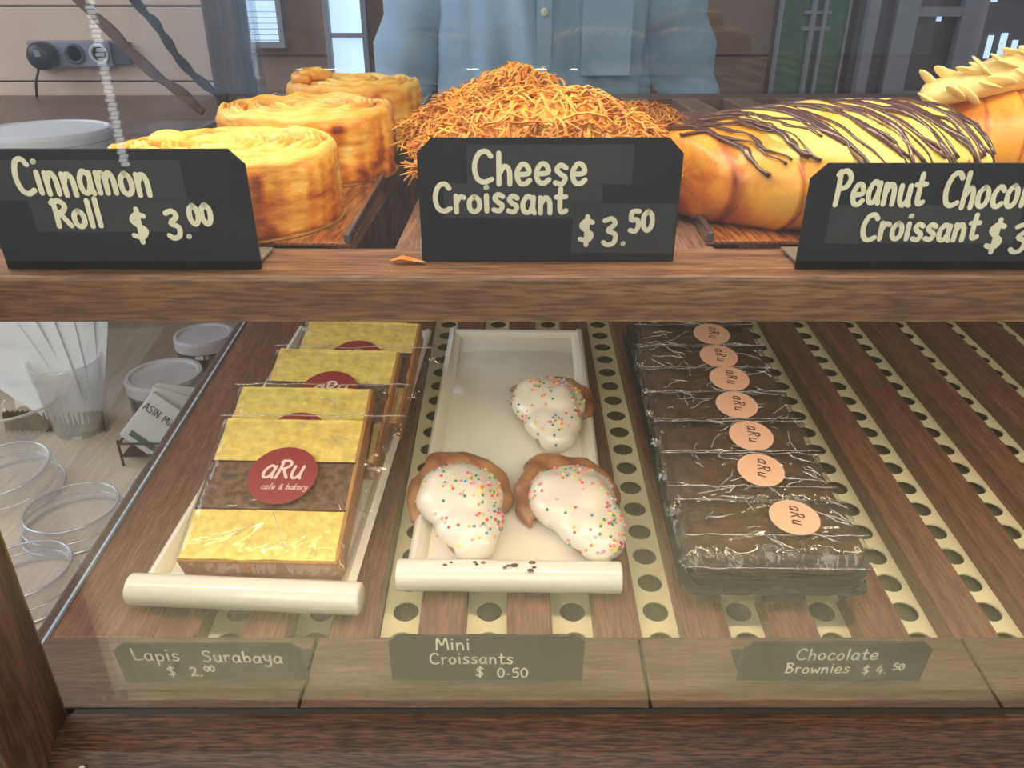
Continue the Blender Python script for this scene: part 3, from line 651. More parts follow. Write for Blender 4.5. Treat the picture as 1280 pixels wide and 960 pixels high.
# a flake of crust on the front rail
MB().tube([(-.052, .322, SHELF_Z+.0012), (-.047, .320, SHELF_Z+.003), (-.042, .3215, SHELF_Z+.0015), (-.037, .3185, SHELF_Z+.0015)], [.0008, .0028, .0022, .0008], 6, flat=.4).build('pastry_flake', M_CHEESED)
tag(bpy.data.objects['pastry_flake'], 'small orange flake of crust on the front rail, left of the cheese sign', 'crumb')

# ================================================================== LOWER SHELF: WHITE TRAYS
def white_tray(label, xc, s0, wd, ln, rz, shear=0.0, roll=.0106, over=.008):
    t = thing('serving_tray', label, 'tray'); onlow(t, xc, s0, .0168, rz)
    hw = wd/2; sk = Matrix(((1, shear, 0, 0), (0, 1, 0, 0), (0, 0, 1, 0), (0, 0, 0, 1)))
    MB().box(-hw+.004, hw-.004, .004, ln-.004, .004, .008, b=.001).xf(sk).build('tray_base', M_WHITE, t, True)
    rm = MB()
    prof = [(0, .006), (.006, .0125), (.0095, .0125), (.0075, .0085), (.012, .0078)]
    for sx in (-1, 1):
        p = [(sx*(hw-q), z) for q, z in [(-.002, .0125), (0, .0145), (.003, .0150), (.006, .0125), (.010, .0082), (.006, .004), (0, .008)]]
        vs = [(x, y, z) for y in (.004, ln) for x, z in p]; k = len(p)
        rm.add(vs, [(i, (i+1) % k, k+(i+1) % k, k+i) for i in range(k)]+[tuple(range(k)), tuple(range(k, 2*k))[::-1]])
    rm.box(-hw, hw, ln-.008, ln, .004, .0145, b=.0025)
    rm.xf(sk).build('tray_rim', M_WHITE, t, False)
    pts = [(-hw-over+q*(2*hw+2*over), 0, .0105) for q in (0, .004, .012, .5, .988, .996, 1)]
    rr = MB().tube(pts, [roll*.8, roll*.97, roll, roll, roll, roll*.97, roll*.8], 28); rr.build('rolled_handle', M_WHITE, t, True)
    for a in (-hw+.01, hw-.02):
        for b_ in (.02, ln-.03): MB().box(a, a+.01, b_, b_+.01, 0, .005).build('foot', M_WHITE, t)
    return t
white_tray('white ceramic tray with rolled front edge under the layered cake slices', -.1725, .3930, .136, .36, -.055)
white_tray('white ceramic tray with rolled front edge holding three mini croissants', -.0020, .4085, .1330, .342, -.018)
cr_ = MB()
for i in range(11):
    x = random.uniform(-.045, .03); a = random.random()*3; s_ = random.uniform(.0008, .0020)
    cr_.ellipsoid((x, .4080-.002*random.random()+random.uniform(-.004, .004), .0381), (s_*1.6, s_, .0006), 6, 4)
cr_.xf(Matrix.Translation((0, 0, 0))); o = cr_.build('chocolate_crumbs', M_CHOC); o.location = (0, 0, LZ); o.rotation_euler = (ALPHA, 0, 0)
tag(o, 'dark crumbs scattered on the rolled edge of the middle tray', 'crumbs', kind='stuff')

M_CREASE = clear('film_crease_glint', .35, (.98, .98, 1), .15, .30, (.95, .95, 1))  # creases whitened, the glints of the film put into their colour
def creases(w_, l_, h_, y0, n, sd, lmin=.008, lmax=.030, r=.00038):
    rn = random.Random(sd); mb = MB()
    for i in range(n):
        x = rn.uniform(-w_/2, w_/2); y = y0+rn.random()*l_; a = rn.gauss(0, .5) if rn.random() < .7 else rn.uniform(0, PI); L_ = rn.uniform(lmin, lmax)
        pts = [(x+math.cos(a)*L_*k/5+.0015*rn.uniform(-1, 1), y+math.sin(a)*L_*k/5+.0012*rn.uniform(-1, 1), h_+.0006*rn.uniform(-1, 1)) for k in range(6)]
        pts = [p for p in pts if abs(p[0]) < w_/2 and y0 < p[1] < y0+l_]
        if len(pts) > 2: mb.tube(pts, [r*.4]+[r]*(len(pts)-2)+[r*.4], 4)
    return mb
# ------------------------------------------------------------------ cake slices
TILT = math.radians(15.5)
CW, CL, CTH = .105, .118, .022
def cake_block(y0, y1, mat, sd, ex=0):
    bm = bmesh.new(); bmesh.ops.create_cube(bm, size=1)
    for v in bm.verts: v.co = Vector((v.co.x*(CW-.003+ex), (y0+y1)/2+v.co.y*(y1-y0), CTH/2+v.co.z*CTH))
    bmesh.ops.subdivide_edges(bm, edges=list(bm.edges), cuts=9, use_grid_fill=True)
    for v in bm.verts:
        n = Vector((nz(v.co.x, v.co.y, v.co.z+sd, 60), nz(v.co.x+3, v.co.y, v.co.z+sd, 60), nz(v.co.x, v.co.y+5, v.co.z+sd, 70)))
        v.co += n*.0009
    bm.verts.index_update(); mb = MB(); mb.add([v.co for v in bm.verts], [[v.index for v in f.verts] for f in bm.faces]); bm.free(); return mb
def film_box(w_, l_, h_, sd, amp=.0018, y0=0, z0=0, pinch=.35, cuts=16, slope=0):
    """a loose clear bag around a block: wrinkled, pinched towards its ends"""
    mb = MB(); nx, ny = cuts+8, cuts
    def sheet(side):
        vs = []
        for i in range(nx+1):
            for j in range(ny+1):
                x = -w_/2+w_*i/nx; y = y0+l_*j/ny
                e = min(1, min(i, nx-i)/2.2, min(j, ny-j)/2.0); e = e**.6
                zz = z0+h_/2+side*(h_/2)*(pinch+(1-pinch)*e) + amp*1.2*nz(x*45, y*45, sd+side)*e
                vs.append((x+amp*nz(x*40, y*40, sd+4), y+amp*nz(x*40, y*40, sd+7), zz))
        return vs, [(i*(ny+1)+j, (i+1)*(ny+1)+j, (i+1)*(ny+1)+j+1, i*(ny+1)+j+1) for i in range(nx) for j in range(ny)]
    a, f = sheet(1); mb.add(a, f); return mb, (nx, ny)
def sticker(parent, loc, r, mat, rot=(0, 0, 0), sx=1.0):
    mb = MB(); n = 40; vs = [(0, 0, .0004)]+[(r*sx*math.cos(2*PI*j/n), r*math.sin(2*PI*j/n), .0002) for j in range(n)]
    mb.add(vs, [(0, 1+j, 1+(j+1) % n) for j in range(n)]); o = mb.build('sticker', mat, parent, True); o.location = loc; o.rotation_euler = rot; return o
def make_slice(sd):
    t = thing('cake_slice', None, 'cake slice')
    for (a, b_, m, ex) in ((0, .0385, M_CAKEY, 0), (.0385, .0785, M_CAKEB, .002), (.0785, CL, M_CAKEY, 0)):
        cake_block(a, b_, m, sd+a, ex).build('sponge_layer', m, t, False)
    for a in (.0380, .0780):
        MB().box(-CW/2+.001, CW/2-.001, a-.0004, a+.0008, .0005, CTH+.0007).build('jam_line', M_CHOC, t)
    cake = MB().box(CW/2-.002, CW/2+.0008, .0005, CL-.0005, .0003, CTH+.0002, b=.0006).box(-CW/2, CW/2, -.0012, .0008, .0003, CTH-.001, b=.0006); cake.build('crust', M_CAKEC, t)
    fm, _ = film_box(CW+.010, CL+.012, CTH+.0035, sd, .0016, -.006, -.0003, .15); fm.build('wrapper', M_FILM, t, True)
    # loose end of the bag on the right
    fl = MB(); nx, ny = 10, 16; vs = []
    for i in range(nx+1):
        for j in range(ny+1):
            q = i/nx; y = .008+(CL-.006)*j/ny; x = CW/2+.004+q*(.006+.030*(j/ny)**1.6)
            vs.append((x, y+.004*q, .013+.007*(j/ny)-.010*q*(1-.9*(j/ny))+.0022*nz(x*80, y*60, sd)*1.5))
    fl.add(vs, [(i*(ny+1)+j, (i+1)*(ny+1)+j, (i+1)*(ny+1)+j+1, i*(ny+1)+j+1) for i in range(nx) for j in range(ny)]); fl.build('wrapper_end', M_FILM, t, True)
    seam = MB(); seam.tube([(-CW/2-.006+(CW+.035)*q, CL+.0045+.0010*nz(q*9, sd, 1), CTH-.002+.002*nz(q*6, sd, 3)+.003*q) for q in [k/24 for k in range(25)]], .0007, 5, flat=.4)
    seam.build('wrapper_seam', M_CLEARP, t, True)
    creases(CW, CL, CTH+.0036, 0, 7, int(sd*7)).build('wrapper_crease_glint', M_CREASE, t, True)['kind'] = 'stuff'
    st = sticker(t, (.0035, .064, CTH+.0045), .0243, M_STK_R, (0, 0, 0))
    lm = letters([('a', -.0150, -.003, .0170, 0), ('R', -.0055, -.003, .0150, 0), ('u', .0045, -.003, .0170, 0)], .0021, 0, .22, lift=.0007)
    ln2 = letters([('cafe & bakery', -.0125, -.0125, .0046, 0)], .00055, 0, .25, .06, .0008); lm.add(ln2.v, ln2.f); lm.build('lettering', M_LET_P, st)
    return t
SLC = [(-.1650, .4100, 0, 'layered yellow and brown cake slice in clear wrap, nearest, maroon label fully in view'),
       (-.1670, .4545, .0, 'layered cake slice in clear wrap, second from the front, label half covered'),
       (-.1560, .5160, -.03, 'layered cake slice in clear wrap, third from the front, dark layer just showing'),
       (-.1450, .5690, -.05, 'layered cake slice in clear wrap at the very back, under the shelf edge')]
for i, (x, s, rz, lab) in enumerate(SLC):
    t = make_slice(i*3.3+1); onlow(t, x, s, .0252, rz-.03, TILT); tag(t, lab, 'cake slice', 'wrapped layer cake slices on the white tray')
# a stiff wedge of cake to carry the last one (a fifth slice lying flat at the back)
# ------------------------------------------------------------------ mini croissants
def mini(label, x, s, rz, seed, tipcurl=False, mirror=1):
    t = thing('mini_croissant', label, 'pastry', group='iced mini croissants'); onlow(t, x, s, .0254, rz)
    m = mirror
    def fnb(v, n): return v+n*(.0010*nz(v.x, v.y, v.z+seed, 90)+.0007*math.sin((math.atan2(v.y-.0, v.x))*9+seed))
    arch = [(-.0335, -.012), (-.0345, .004), (-.031, .020), (-.019, .034), (-.001, .039), (.017, .034), (.0295, .020), (.0335, .004), (.031, -.008)]
    rad = [.003, .0065, .0090, .0110, .0120, .0112, .0090, .0060, .003]
    if tipcurl:
        arch = [(-.037, .034), (-.028, .039), (-.014, .040), (.002, .039), (.017, .033), (.0295, .020), (.0345, .004), (.033, -.008)]
        rad = [.0028, .0045, .0065, .0085, .0100, .0095, .0070, .0035]
    b = MB().tube([(m*p[0], p[1], r*.95) for p, r in zip(arch, rad)], rad, 14)
    if not tipcurl: b.ellipsoid((-.012*m, .045, .011), (.016, .009, .010))
    b.ellipsoid((0, .003, .010), (.030, .032, .011)); b.ellipsoid((.006*m, -.030, .0095), (.019, .026, .010))
    body = remesh(b, .0022, 4, fnb); body.tone = [.3+.5*nz(v[0], v[1], v[2]+seed, 50)+.25*(math.sin(v[0]*260+v[1]*160) > .6) for v in body.v]; body.tone = [min(1, max(0, q)) for q in body.tone]
    body.build('croissant_body', M_MINI, t, True)
    ic = MB().ellipsoid((.0, .000, .0150), (.0325, .0325, .0165)).ellipsoid((.006*m, -.026, .0130), (.0245, .026, .0140)).ellipsoid((-.012*m, .006, .016), (.018, .022, .0150)).ellipsoid((.010*m, -.008, .017), (.018, .024, .0165)).ellipsoid((.009*m, -.043, .010), (.0165, .015, .0115))
    im = remesh(ic, .0018, 8, lambda v, n: v+n*(.0012*nz(v.x, v.y, v.z+seed, 70)))
    im.build('icing', M_ICING, t, True)
    # sprinkles: tiny coloured balls on the icing
    cols = [MATS['sprinkle_%d' % k] for k in range(7)]
    sp = MB(); cand = [Vector(v) for v in im.v if v[2] > .010]; rn = random.Random(int(seed*10)); ctr = [rn.choice(cand) for _ in range(9)]
    for i in range(150):
        if rn.random() < .55:
            c_ = rn.choice(ctr); near = [v for v in rn.sample(cand, 60)]; p = min(near, key=lambda v: (v-c_).length)
        else: p = rn.choice(cand)
        sp.ellipsoid((p.x, p.y, p.z+.0002), (.00125, .00125, .0011), 6, 4, mi=rn.randrange(7))
    sp.build('sprinkles', cols, t, True)['kind'] = 'stuff'
    return t
for k, c_ in enumerate(((232, 70, 70), (240, 140, 160), (250, 150, 50), (240, 220, 80), (60, 150, 90), (70, 150, 200), (240, 190, 200))): plain('sprinkle_%d' % k, lin(*c_), .4, noise_amt=.02)
mini('mini croissant dipped in white icing with sprinkles, front left of the tray', -.0375, .474, .05, 1.1)
mini('mini croissant dipped in white icing with sprinkles, front right of the tray, double crust ridge', .0435, .472, .20, 5.3)
mini('mini croissant dipped in white icing, at the back, with a thin curled brown tip', .0310, .598, -.10, 8.8, True)

# ------------------------------------------------------------------ brownies
bt = thing('brownie_tray', 'shallow black plastic tray with a double lip under the wrapped brownies', 'tray'); onlow(bt, .1700, .392, .0168, -.008)
def rrect(hw, y0, y1, r, z, n=5):
    out = []
    for cx, cy, a0 in ((hw-r, y0+r, -PI/2), (hw-r, y1-r, 0), (-hw+r, y1-r, PI/2), (-hw+r, y0+r, PI)):
        for k in range(n+1): a = a0+PI/2*k/n; out.append((cx+r*math.cos(a), cy+r*math.sin(a), z))
    return out
def ringstack(mb, rings, capb=True):
    k = len(rings[0]); base = [p for r in rings for p in r]
    mb.add(base, [(i*k+j, i*k+(j+1) % k, (i+1)*k+(j+1) % k, (i+1)*k+j) for i in range(len(rings)-1) for j in range(k)]+([tuple(range(k))[::-1], tuple((len(rings)-1)*k+j for j in range(k))] if capb else []))
    return mb
mb = ringstack(MB(), [rrect(.052, .004, .345, .008, 0), rrect(.056, .001, .348, .009, .0115), rrect(.060, -.002, .351, .010, .012), rrect(.061, -.003, .352, .010, .0135), rrect(.0605, -.0025, .3515, .010, .015), rrect(.057, .001, .348, .009, .015), rrect(.055, .003, .346, .008, .0135)])
mb.build('tray_base', M_BLACKTRAY, bt)
mb = ringstack(MB(), [rrect(.054, .003, .346, .008, .0152), rrect(.0565, .001, .348, .009, .0230), rrect(.0580, -.0005, .3495, .009, .0235), rrect(.0580, -.0005, .3495, .009, .0250), rrect(.0555, .002, .347, .009, .0250)]); mb.build('tray_lip', M_BLACKTRAY, bt)
BR = [(.1670, .4180, 0, 'nearest, biggest'), (.1635, .4655, 0, 'second from the front'), (.1650, .5040, 0, 'third from the front, label tilted back'), (.1645, .5430, 0, 'fourth from the front'),
      (.1660, .5800, 0, 'fifth from the front'), (.1660, .6140, 0, 'sixth from the front'), (.1670, .6520, 0, 'at the back, beneath the shelf edge')]
for i, (x, s, h, wh) in enumerate(BR):
    t = thing('wrapped_brownie', 'dark brownie in clear film with round pink label, '+wh, 'brownie', group='wrapped brownies on the black tray')
    onlow(t, x, s-.024, .0425 + (.0012*i if i else 0), random.uniform(-.02, .02), .12 if i else .04)
    bm = bmesh.new(); bmesh.ops.create_cube(bm, size=1); wB, lB, hB = .108-.001*i, .050, .021
    for v in bm.verts: v.co = Vector((v.co.x*wB, .024+v.co.y*lB, hB/2+v.co.z*hB))
    bmesh.ops.bevel(bm, geom=list(bm.edges), offset=.003, segments=2, affect='EDGES')
    bmesh.ops.subdivide_edges(bm, edges=list(bm.edges), cuts=4, use_grid_fill=True)
    for v in bm.verts: v.co += Vector((nz(v.co.x+i, v.co.y, v.co.z, 60), nz(v.co.x, v.co.y+i, v.co.z, 60), nz(v.co.x, v.co.y, v.co.z+i, 60)))*.0016
    bm.verts.index_update(); mb = MB().add([v.co for v in bm.verts], [[v.index for v in f.verts] for f in bm.faces]); bm.free()
    mb.build('brownie_block', M_BROWN, t, True)
    fm, _ = film_box(wB+.014, lB+.010, hB+.0035, i*2.7+20, .0022, -.006, -.0006, .12, 14); fm.build('wrapper', M_FILMB, t, True)
    sl = MB(); 
    for q in range(3):
        ya = (-.003, .012, .047)[q]; sl.tube([(-wB/2-.004+(wB+.008)*k/20, ya+.0015*nz(k*.4, i, q), hB*(.35, 1.02, .9)[q]+.003+.0012*nz(k*.5, i+4, q)) for k in range(21)], .0004, 4)
    c_ = creases(wB, lB, hB+.0042, -.002, 22, i*5+2, .006, .03, .0005); sl.add(c_.v, c_.f); sl.build('wrapper_crease_glint', M_CREASE, t, True)['kind'] = 'stuff'
    st = sticker(t, ((.0150, .0085, .0105, .0100, .0110, .0105, .0110)[i], .026, hB+.0052), .0160, M_STK_P, (0, 0, -.12+random.uniform(-.1, .1)))
    letters([('a', -.0020, .0105, .0085, -PI/2-.0), ('R', -.0020, .0045, .0080, -PI/2), ('u', -.0020, -.0025, .0085, -PI/2)], .0009, 0, .2, lift=.0007).build('lettering', M_LET_D, st)

# ================================================================== LEFT OF THE CASE
def hold_edges(prof):
    out = [prof[0]]
    for a, b in zip(prof, prof[1:]):
        out += [(a[0]+(b[0]-a[0])*f, a[1]+(b[1]-a[1])*f) for f in (.04, .96)]+[b]
    return out
def lathe_obj(name, prof, mat, parent, n=44): return MB().lathe(hold_edges(prof), n).build(name, mat, parent, True)
def cup_lid(label, x, y, r, z=CT, tilt=(0, 0), h=.024):
    t = thing('cup_cover', label, 'lid', (x, y, z), (tilt[0], tilt[1], 0), 'clear plastic lids on the counter')
    lathe_obj('lid_top', [(1e-4, h*.72), (r*.55, h*.72), (r*.80, h*.74), (r*.84, h), (r*.88, h), (r*.93, h*.45), (r*.95, h*.1), (r, 0), (r*1.01, -.0), (r*1.01, .002)], M_CLEARP, t)
    rg = MB().lathe([(r*.985+.0014*math.cos(a), .0016+.0014*math.sin(a)) for a in [k*PI/3 for k in range(7)]], 44).lathe([(r*.86+.0011*math.cos(a), h+.0011*math.sin(a)) for a in [k*PI/3 for k in range(7)]], 44)
    rg.lathe([(r*.93+.0009*math.cos(a), h*.5+.0009*math.sin(a)) for a in [k*PI/3 for k in range(7)]], 44)
    rg.build('lid_rim', clear_rim, t, True); return t
clear_rim = clear('clear_plastic_rim', .25, (.95, .97, 1), .08, .38, (.9, .94, 1))
cup_lid('clear plastic lid with a raised ring, nearest the side glass at mid counter', -.3960, .575, .0450, h=.022)
cup_lid('clear plastic lid nearest the corner post', -.3920, .487, .0430, h=.024)
cup_lid('clear plastic lid at the left edge of the picture, above the post', -.4860, .632, .046, h=.030, tilt=(.15, .0))
cup_lid('small flat clear lid beside the side glass, under the sachets', -.3420, .632, .030, h=.010)
bw = thing('plastic_bowl', 'clear shallow plastic bowl at the far left edge of the counter', 'bowl', (-.545, .745, CT))
lathe_obj('bowl_body', [(1e-4, .002), (.028, .002), (.034, .006), (.046, .036), (.050, .040), (.050, .042), (.045, .037)], M_CLEARP, bw)
MB().lathe([(.049+.0014*math.cos(a), .041+.0014*math.sin(a)) for a in [k*PI/3 for k in range(7)]], 44).build('bowl_rim', clear_rim, bw, True)
# glass of napkins
M_NAP = plain('white_paper', lin(240, 243, 250), .85, noise_amt=.03, bump=.2, bscale=60)
ng = thing('drinking_glass', 'small clear glass holding white paper napkins', 'glass', (-.480, .755, CT))
lathe_obj('glass_body', [(1e-4, .003), (.024, .003), (.026, .0), (.028, .004), (.036, .085), (.0345, .085), (.0265, .006), (1e-4, .006)], M_CLEARP, ng)
for i in range(7):
    mb = MB(); nx, ny = 6, 8; vs = []; wn = .072; hn = .135
    for a in range(nx+1):
        for b_ in range(ny+1):
            q = b_/ny; xx = (a/nx-.5)*wn*(.28+.72*q**.8); vs.append((xx, .003*math.sin(a*1.3+i)*q+.010*(i-3)*.5*q, q*hn))
    fs = [(a*(ny+1)+b_, (a+1)*(ny+1)+b_, (a+1)*(ny+1)+b_+1, a*(ny+1)+b_+1) for a in range(nx) for b_ in range(ny)]
    mb.add(vs, fs); o = mb.build('paper_napkin', M_NAP, None, False)
    sol = o.modifiers.new('thickness', 'SOLIDIFY'); sol.thickness = .0012
    o.location = (-.480+.0035*(i-3), .755+.004*(i % 3-1), CT+.008); o.rotation_euler = (-.08+.04*(i % 3), -.62+.115*i, .06*i)
    tag(o, ['folded white napkin leaning furthest left in the glass', 'folded white napkin second from the left in the glass', 'folded white napkin third from the left in the glass', 'white napkin standing near the middle of the glass', 'white napkin upright just right of the middle of the glass', 'white napkin second from the right in the glass', 'white napkin leaning furthest right in the glass'][i], 'napkin', 'napkins in the glass')
# jars
M_LIDG = plain('grey_jar_lid', lin(196, 192, 192), .4, noise_amt=.1)
M_LIDT = plain('pale_jar_lid', lin(205, 200, 206), .45, noise_amt=.06)
M_JAR = clear('jar_glass', .12, (.62, .64, .68), .02, .05)
M_DARKIN = plain('dark_jar_contents', lin(58, 54, 62), .6, noise_amt=.3, scale=60)
for (x, y, r, hh, mat, lab) in ((-.3860, .775, .040, .055, M_LIDG, 'squat dark jar with a rimmed grey lid, nearer of the two jars'), (-.3720, .865, .034, .065, M_LIDT, 'jar with a plain pale grey lid, further of the two jars')):
    t = thing('jar', lab, 'jar', (x, y, CT))
    lathe_obj('jar_body', [(1e-4, .001), (r*.92, .001), (r, .005), (r, hh*.75), (r*.9, hh*.85), (r*.9, hh)], M_JAR, t)
    lathe_obj('jar_contents', [(1e-4, .002), (r*.88, .002), (r*.92, .006), (r*.92, hh*.62), (1e-4, hh*.62)], M_DARKIN, t)
    lathe_obj('jar_lid', [(1e-4, hh+.002), (r*.86, hh+.002), (r*.9, hh+.0045), (r*1.0, hh+.0045), (r*1.03, hh+.001), (r*1.03, hh-.010), (r*.98, hh-.011)], mat, t)
# sachets in a little black wire stand
M_SACH = plain('white_sachet_paper', lin(206, 208, 206), .5, noise_amt=.05, bump=.3, bscale=50)
M_SGREEN = plain('green_print', lin(44, 84, 62), .5, noise_amt=.1)
M_BLK = plain('black_paint', (.02, .02, .022), .4)
ws = thing('wire_stand', 'small black wire stand holding the paper sachets', 'stand', (-.372, .700, CT))
fr = [(-.028, -.022), (.030, -.022), (.030, .026), (-.028, .026)]
for k in range(4): MB().tube([(*fr[k], 0), (*fr[k], .030)], .0013, 6).build('leg', M_BLK, ws)
MB().tube([(*p, .026) for p in fr+[fr[0]]], .0013, 6).build('ring', M_BLK, ws); MB().box(-.028, .030, -.022, .026, .010, .0115).build('base_plate', M_BLK, ws)
sm = MB().box(-.024, .024, -.003, .003, 0, .056, b=.0018)
for i, (x, y, rx, ry, rz, lab) in enumerate(((-.384, .686, -.55, .62, -.2, 'white paper sachet tilted left with dark lettering'), (-.370, .696, -.5, .45, .1, 'white paper sachet in the middle of the wire stand'), (-.357, .706, -.45, .30, .3, 'white paper sachet with a green printed panel, nearest the side glass'))):
    t = thing('sachet', lab, 'sachet', (x, y, CT+.016), (rx, ry, rz), 'paper sachets in the wire stand')
    link('sachet_body', sm.mesh('sachet_body', M_SACH), t)
    MB().box(-.016, .016, -.0036, -.0031, .006, .022 if i == 2 else .012).build('printed_panel', M_SGREEN, t)
    if i == 0:
        # dark print along the sachet
        g = letters([('ASIN Min', -.021, .036, .0078, 0)], .0012, 0, lift=.0034).xf(UPRIGHT); g.build('lettering', M_BLK, t)
MB().box(-.60, -.40, .790, .800, CT, CT+.018).build('crimped_wrapper', M_DARKIN)
ow = bpy.data.objects['crimped_wrapper']
me = MB(); vs = []
for i in range(41):
    x = -.56+.11*i/40; yy = .745+.006*(i % 2)
    for q in (0, .5, 1): vs.append((x, yy+q*.004, CT+.001+q*.022))
me.add(vs, [(3*i+k, 3*i+3+k, 3*i+4+k, 3*i+1+k) for i in range(40) for k in range(2)]); mm = me.mesh('crimped_wrapper', M_DARKIN); ow.data = mm
sol = ow.modifiers.new('thickness', 'SOLIDIFY'); sol.thickness = .001
tag(ow, 'dark pleated paper cup edge behind the bowl at the far left', 'paper cup')
# white tub on the back counter
tb = thing('plastic_tub', 'round white plastic tub with a lid on the brown counter beyond', 'tub', (-.560, .965, -.215))
lathe_obj('tub_body', [(1e-4, .001), (.062, .001), (.066, .004), (.069, .052)], plain('tub_white', lin(236, 238, 240), .4, noise_amt=.03), tb, 56)
lathe_obj('tub_lid', [(1e-4, .0735), (.069, .0735), (.071, .0755), (.0745, .0745), (.0755, .070), (.0745, .062), (.073, .060), (.072, .052), (.068, .052)], MATS['tub_white'], tb, 56)
# sockets on the wall
so = thing('power_strip', 'white wall power strip with a black plug and trailing cable', 'power outlet', (-1.033, YB, -.12))
MB().box(-.110, .085, -.030, 0, -.030, .028, b=.004).build('strip_body', M_FRAMEW, so)
for dx in (-.070, .0, .058):
    MB().lathe([(1e-4, 0), (.021, 0), (.023, .002), (.023, .004), (.017, .004), (.016, .001)], 28).xf(Matrix.Translation((dx, -.030, 0)) @ Matrix.Rotation(PI/2, 4, 'X')).build('socket', M_LIDG if dx else M_DARKG, so, True)
MB().lathe([(1e-4, .036), (.022, .036), (.030, .028), (.032, .004), (.030, 0)], 28).xf(Matrix.Translation((-.068, -.034, -.004)) @ Matrix.Rotation(PI/2, 4, 'X')).build('plug', M_BLK, so, True)
MB().box(-.074, -.060, -.0715, -.0695, -.004, .010).build('plug_label', M_FRAMEW, so)
MB().tube([(-.075, -.055, -.02), (-.095, -.055, -.06), (-.105, -.05, -.094)], .003, 8).build('cable', M_BLK, so, True)
MB().box(.085, .125, -.025, 0, -.025, .025, b=.003).build('switch_box', M_DARKG, so)
# braided cord hanging in the rear corner, plus a brown copy as its reflection
M_CORD = plain('dark_braided_cord', lin(52, 42, 42), .7, noise_amt=.3, scale=120)
M_CORD_REFL = plain('cord_reflection', lin(124, 92, 76), .7, noise_amt=.2, scale=60)
def cord(label, pts, r, mat, pitch=90):
    P_ = smooth_line([tuple(p) for p in pts], 14); P_ = [Vector(p) for p in P_]; t = thing('hanging_cord', label, 'cord', P_[0])
    for ph in (0, PI):
        q = []; s = 0
        for i, p in enumerate(P_):
            if i: s += (p-P_[i-1]).length
            a = s*pitch+ph; q.append(p-P_[0]+Vector((math.cos(a), 0, math.sin(a)))*r*.55)
        MB().tube(q, r, 7).build('strand', mat, t, True)
cord('dark twisted cord slanting down to the rear left corner of the case', [(-.47, .93, .10), (-.4056, .93, -.0028), (-.3872, .93, -.0262), (-.368, .93, -.0624), (-.3458, .93, -.0873), (-.3223, .93, -.1040)], .0036, M_CORD, 130)
cord('blurred brown copy of the dark cord, standing in for its reflection in the side glass', [(-.86, 1.6, .08), (-.7983, 1.6, -.0048), (-.7456, 1.6, -.0655), (-.6909, 1.6, -.1286), (-.6441, 1.6, -.1648), (-.6092, 1.6, -.20)], .0075, M_CORD_REFL, 40)
# glowing string added on the shop-front side to make the streak in the front glass
ls_ = thing('streak_light_string', 'hanging string of small white lamps, added for the streak reflected in the front glass', 'lights', (-1.15, -1.75, .5))
MB().tube([(0, 0, 0), (0, 0, -.97)], .002, 6).build('wire', M_BLK, ls_)
M_LED = emis('lamp_glow', (.9, .95, 1), 3.2)
lm = MB().box(-.010, .010, -.006, .006, -.0045, .0045, b=.001).mesh('lamp', M_LED)
for i in range(78): link('lamp', lm, ls_, (.02*(i % 2)*.2, 0, -.02-i*.012))

# ================================================================== PERSON reflected in the rear glass, built as a figure beyond it
ps = thing('person', 'person in a loose pale blue buttoned shirt standing beyond the rear glass in place of a reflection', 'person', (.06, 1.56, -1.45))
M_SKIN = plain('skin', lin(170, 120, 94), .5, noise_amt=.05); M_SHIRT = plain('pale_blue_cloth', lin(160, 188, 214), .8, noise_amt=.12, scale=7)
M_TROU = plain('dark_trousers', lin(60, 56, 60), .8); M_HAIR = plain('black_hair', (.02, .016, .014), .5)
def skin(name, verts, edges, rads, mat, root, parent, sub=2):
    me = bpy.data.meshes.new(name); me.from_pydata(verts, edges, []); o = bpy.data.objects.new(name, me); C.objects.link(o); o.parent = parent
    m = o.modifiers.new('skin', 'SKIN'); m.use_smooth_shade = True
    for i, r in enumerate(rads): me.skin_vertices[0].data[i].radius = (r, r) if not isinstance(r, tuple) else r
    me.skin_vertices[0].data[root].use_root = True
    s = o.modifiers.new('sub', 'SUBSURF'); s.levels = sub; s.render_levels = sub; me.materials.append(mat); return o
V, E_, Rr = [], [], []
def add(p, r, par=None):
    V.append(p); Rr.append(r)
    if par is not None: E_.append((par, len(V)-1))
    return len(V)-1
pel = add((0, 0, .93), (.15, .10)); wa = add((0, 0, 1.08), (.13, .09), pel); ch_ = add((0, 0, 1.28), (.16, .11), wa); nb = add((0, 0, 1.42), (.09, .07), ch_); nk = add((0, -.01, 1.49), .055, nb)
hd0 = add((0, -.02, 1.57), (.068, .078), nk); hd1 = add((0, -.02, 1.66), (.075, .09), hd0); hd2 = add((0, -.01, 1.73), (.05, .06), hd1)
for sx in (-1, 1):
    hp = add((sx*.09, 0, .88), .085, pel); kn = add((sx*.10, -.01, .48), .055, hp); ak = add((sx*.10, .01, .08), .038, kn); ft_ = add((sx*.11, -.14, .03), .03, ak)
    sh = add((sx*.19, 0, 1.40), .055, nb); el = add((sx*.27, -.01, 1.12), .042, sh); wr = add((sx*.23, -.16, .94), .027, el); hn_ = add((sx*.20, -.22, .90), (.034, .02), wr)
    for k in range(4): f1 = add((sx*(.17+.018*k), -.27-.004*(k % 2), .885), .009, hn_); f2 = add((sx*(.168+.018*k), -.295, .868), .008, f1); add((sx*(.168+.018*k), -.302-.003*k, .848), .007, f2)
    t1 = add((sx*.155, -.225, .905), .011, hn_); add((sx*.140, -.255, .900), .009, t1)
skin('body', V, E_, Rr, M_SKIN, 0, ps)
fc = MB().ellipsoid((0, -.115, 1.635), (.012, .014, .022), 10, 8); fc.build('nose', M_SKIN, ps, True)
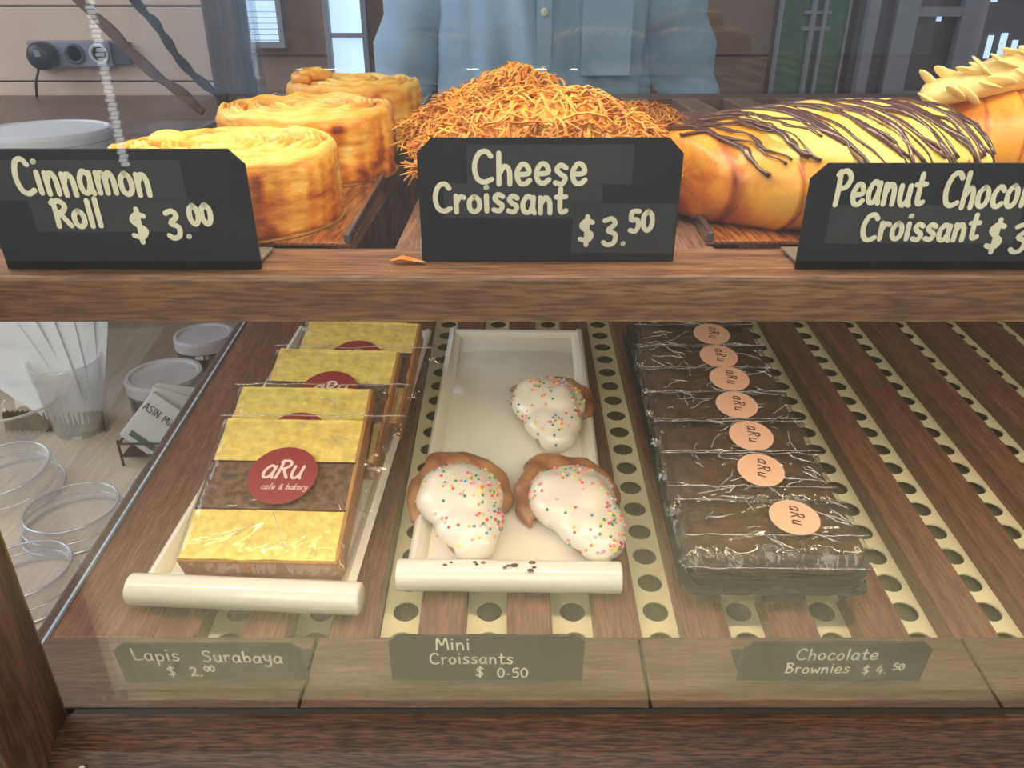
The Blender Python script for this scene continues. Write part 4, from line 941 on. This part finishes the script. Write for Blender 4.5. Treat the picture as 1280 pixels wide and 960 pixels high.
for sx in (-1, 1): MB().ellipsoid((sx*.03, -.098, 1.662), (.012, .008, .006), 10, 8).build('eye', M_CHALK, ps, True); MB().ellipsoid((sx*.078, -.01, 1.645), (.010, .018, .028), 10, 8).build('ear', M_SKIN, ps, True)
MB().ellipsoid((0, -.098, 1.600), (.024, .008, .006), 10, 8).build('mouth', M_STK_R, ps, True)
MB().ellipsoid((0, .012, 1.700), (.085, .095, .075), 20, 12).build('hair', M_HAIR, ps, True)
tr_ = MB()
for sx in (-1, 1): tr_.tube([(sx*.09, 0, .98), (sx*.10, 0, .7), (sx*.105, 0, .4), (sx*.105, .01, .07)], [.115, .105, .085, .08], 20)
tr_.build('trousers', M_TROU, ps, True)
shm = MB(); nu, nt = 60, 120; vs = []
for i in range(nu+1):
    q = i/nu; z = .86+.60*q
    ax = .225-.02*math.sin(q*2.6)+(-.10*((q-.86)/.14)**1.5 if q > .86 else 0); ay = .150+(-.05*((q-.86)/.14) if q > .86 else 0)
    for j in range(nt):
        th = 2*PI*j/nt; c, s_ = math.cos(th), math.sin(th)
        fold = .016*math.sin(th*9+2.2*nz(c*2, s_*2, z*3)*3)*nz(c*1.5, s_*1.5, z*2.2+4)*2.6+.026*nz(c*3.1, s_*3.1, z*1.6)
        vs.append(((ax+fold)*c, (ay+fold)*s_, z))
shm.add(vs, [(i*nt+j, i*nt+(j+1) % nt, (i+1)*nt+(j+1) % nt, (i+1)*nt+j) for i in range(nu) for j in range(nt)])
shirt = shm.build('shirt', M_SHIRT, ps, True)
for sx in (-1, 1):
    sl = MB(); pts = [(sx*.17, 0, 1.42), (sx*.235, 0, 1.32), (sx*.285, -.01, 1.16), (sx*.285, -.05, 1.06), (sx*.245, -.14, .97)]; P_ = smooth_line(pts, 8)
    sl.tube(P_, [.085-.035*k/(len(P_)-1)+.006*math.sin(k*1.7) for k in range(len(P_))], 24); sl.build('sleeve', M_SHIRT, shirt, True)
MB().box(-.021, .005, -.168, -.158, .88, 1.44).build('button_placket', M_SHIRT, shirt)
for z in (1.39, 1.31, 1.23, 1.15, 1.07): MB().lathe([(1e-4, .003), (.005, .003), (.0062, .002), (.0062, 0)], 14).xf(Matrix.Translation((-.008, -.1685, z)) @ Matrix.Rotation(PI/2, 4, 'X')).build('button', M_CHALK, shirt, True)
MB().box(.06, .15, -.152, -.145, 1.22, 1.33, b=.002).build('chest_pocket', M_SHIRT, shirt)

ps.scale = (.93, 1.0, 1.09)
# ------------------------------------------------------------------ raise the whole place so that the floor is at 0
for o in C.objects:
    if o.parent is None: o.location.z += ZC
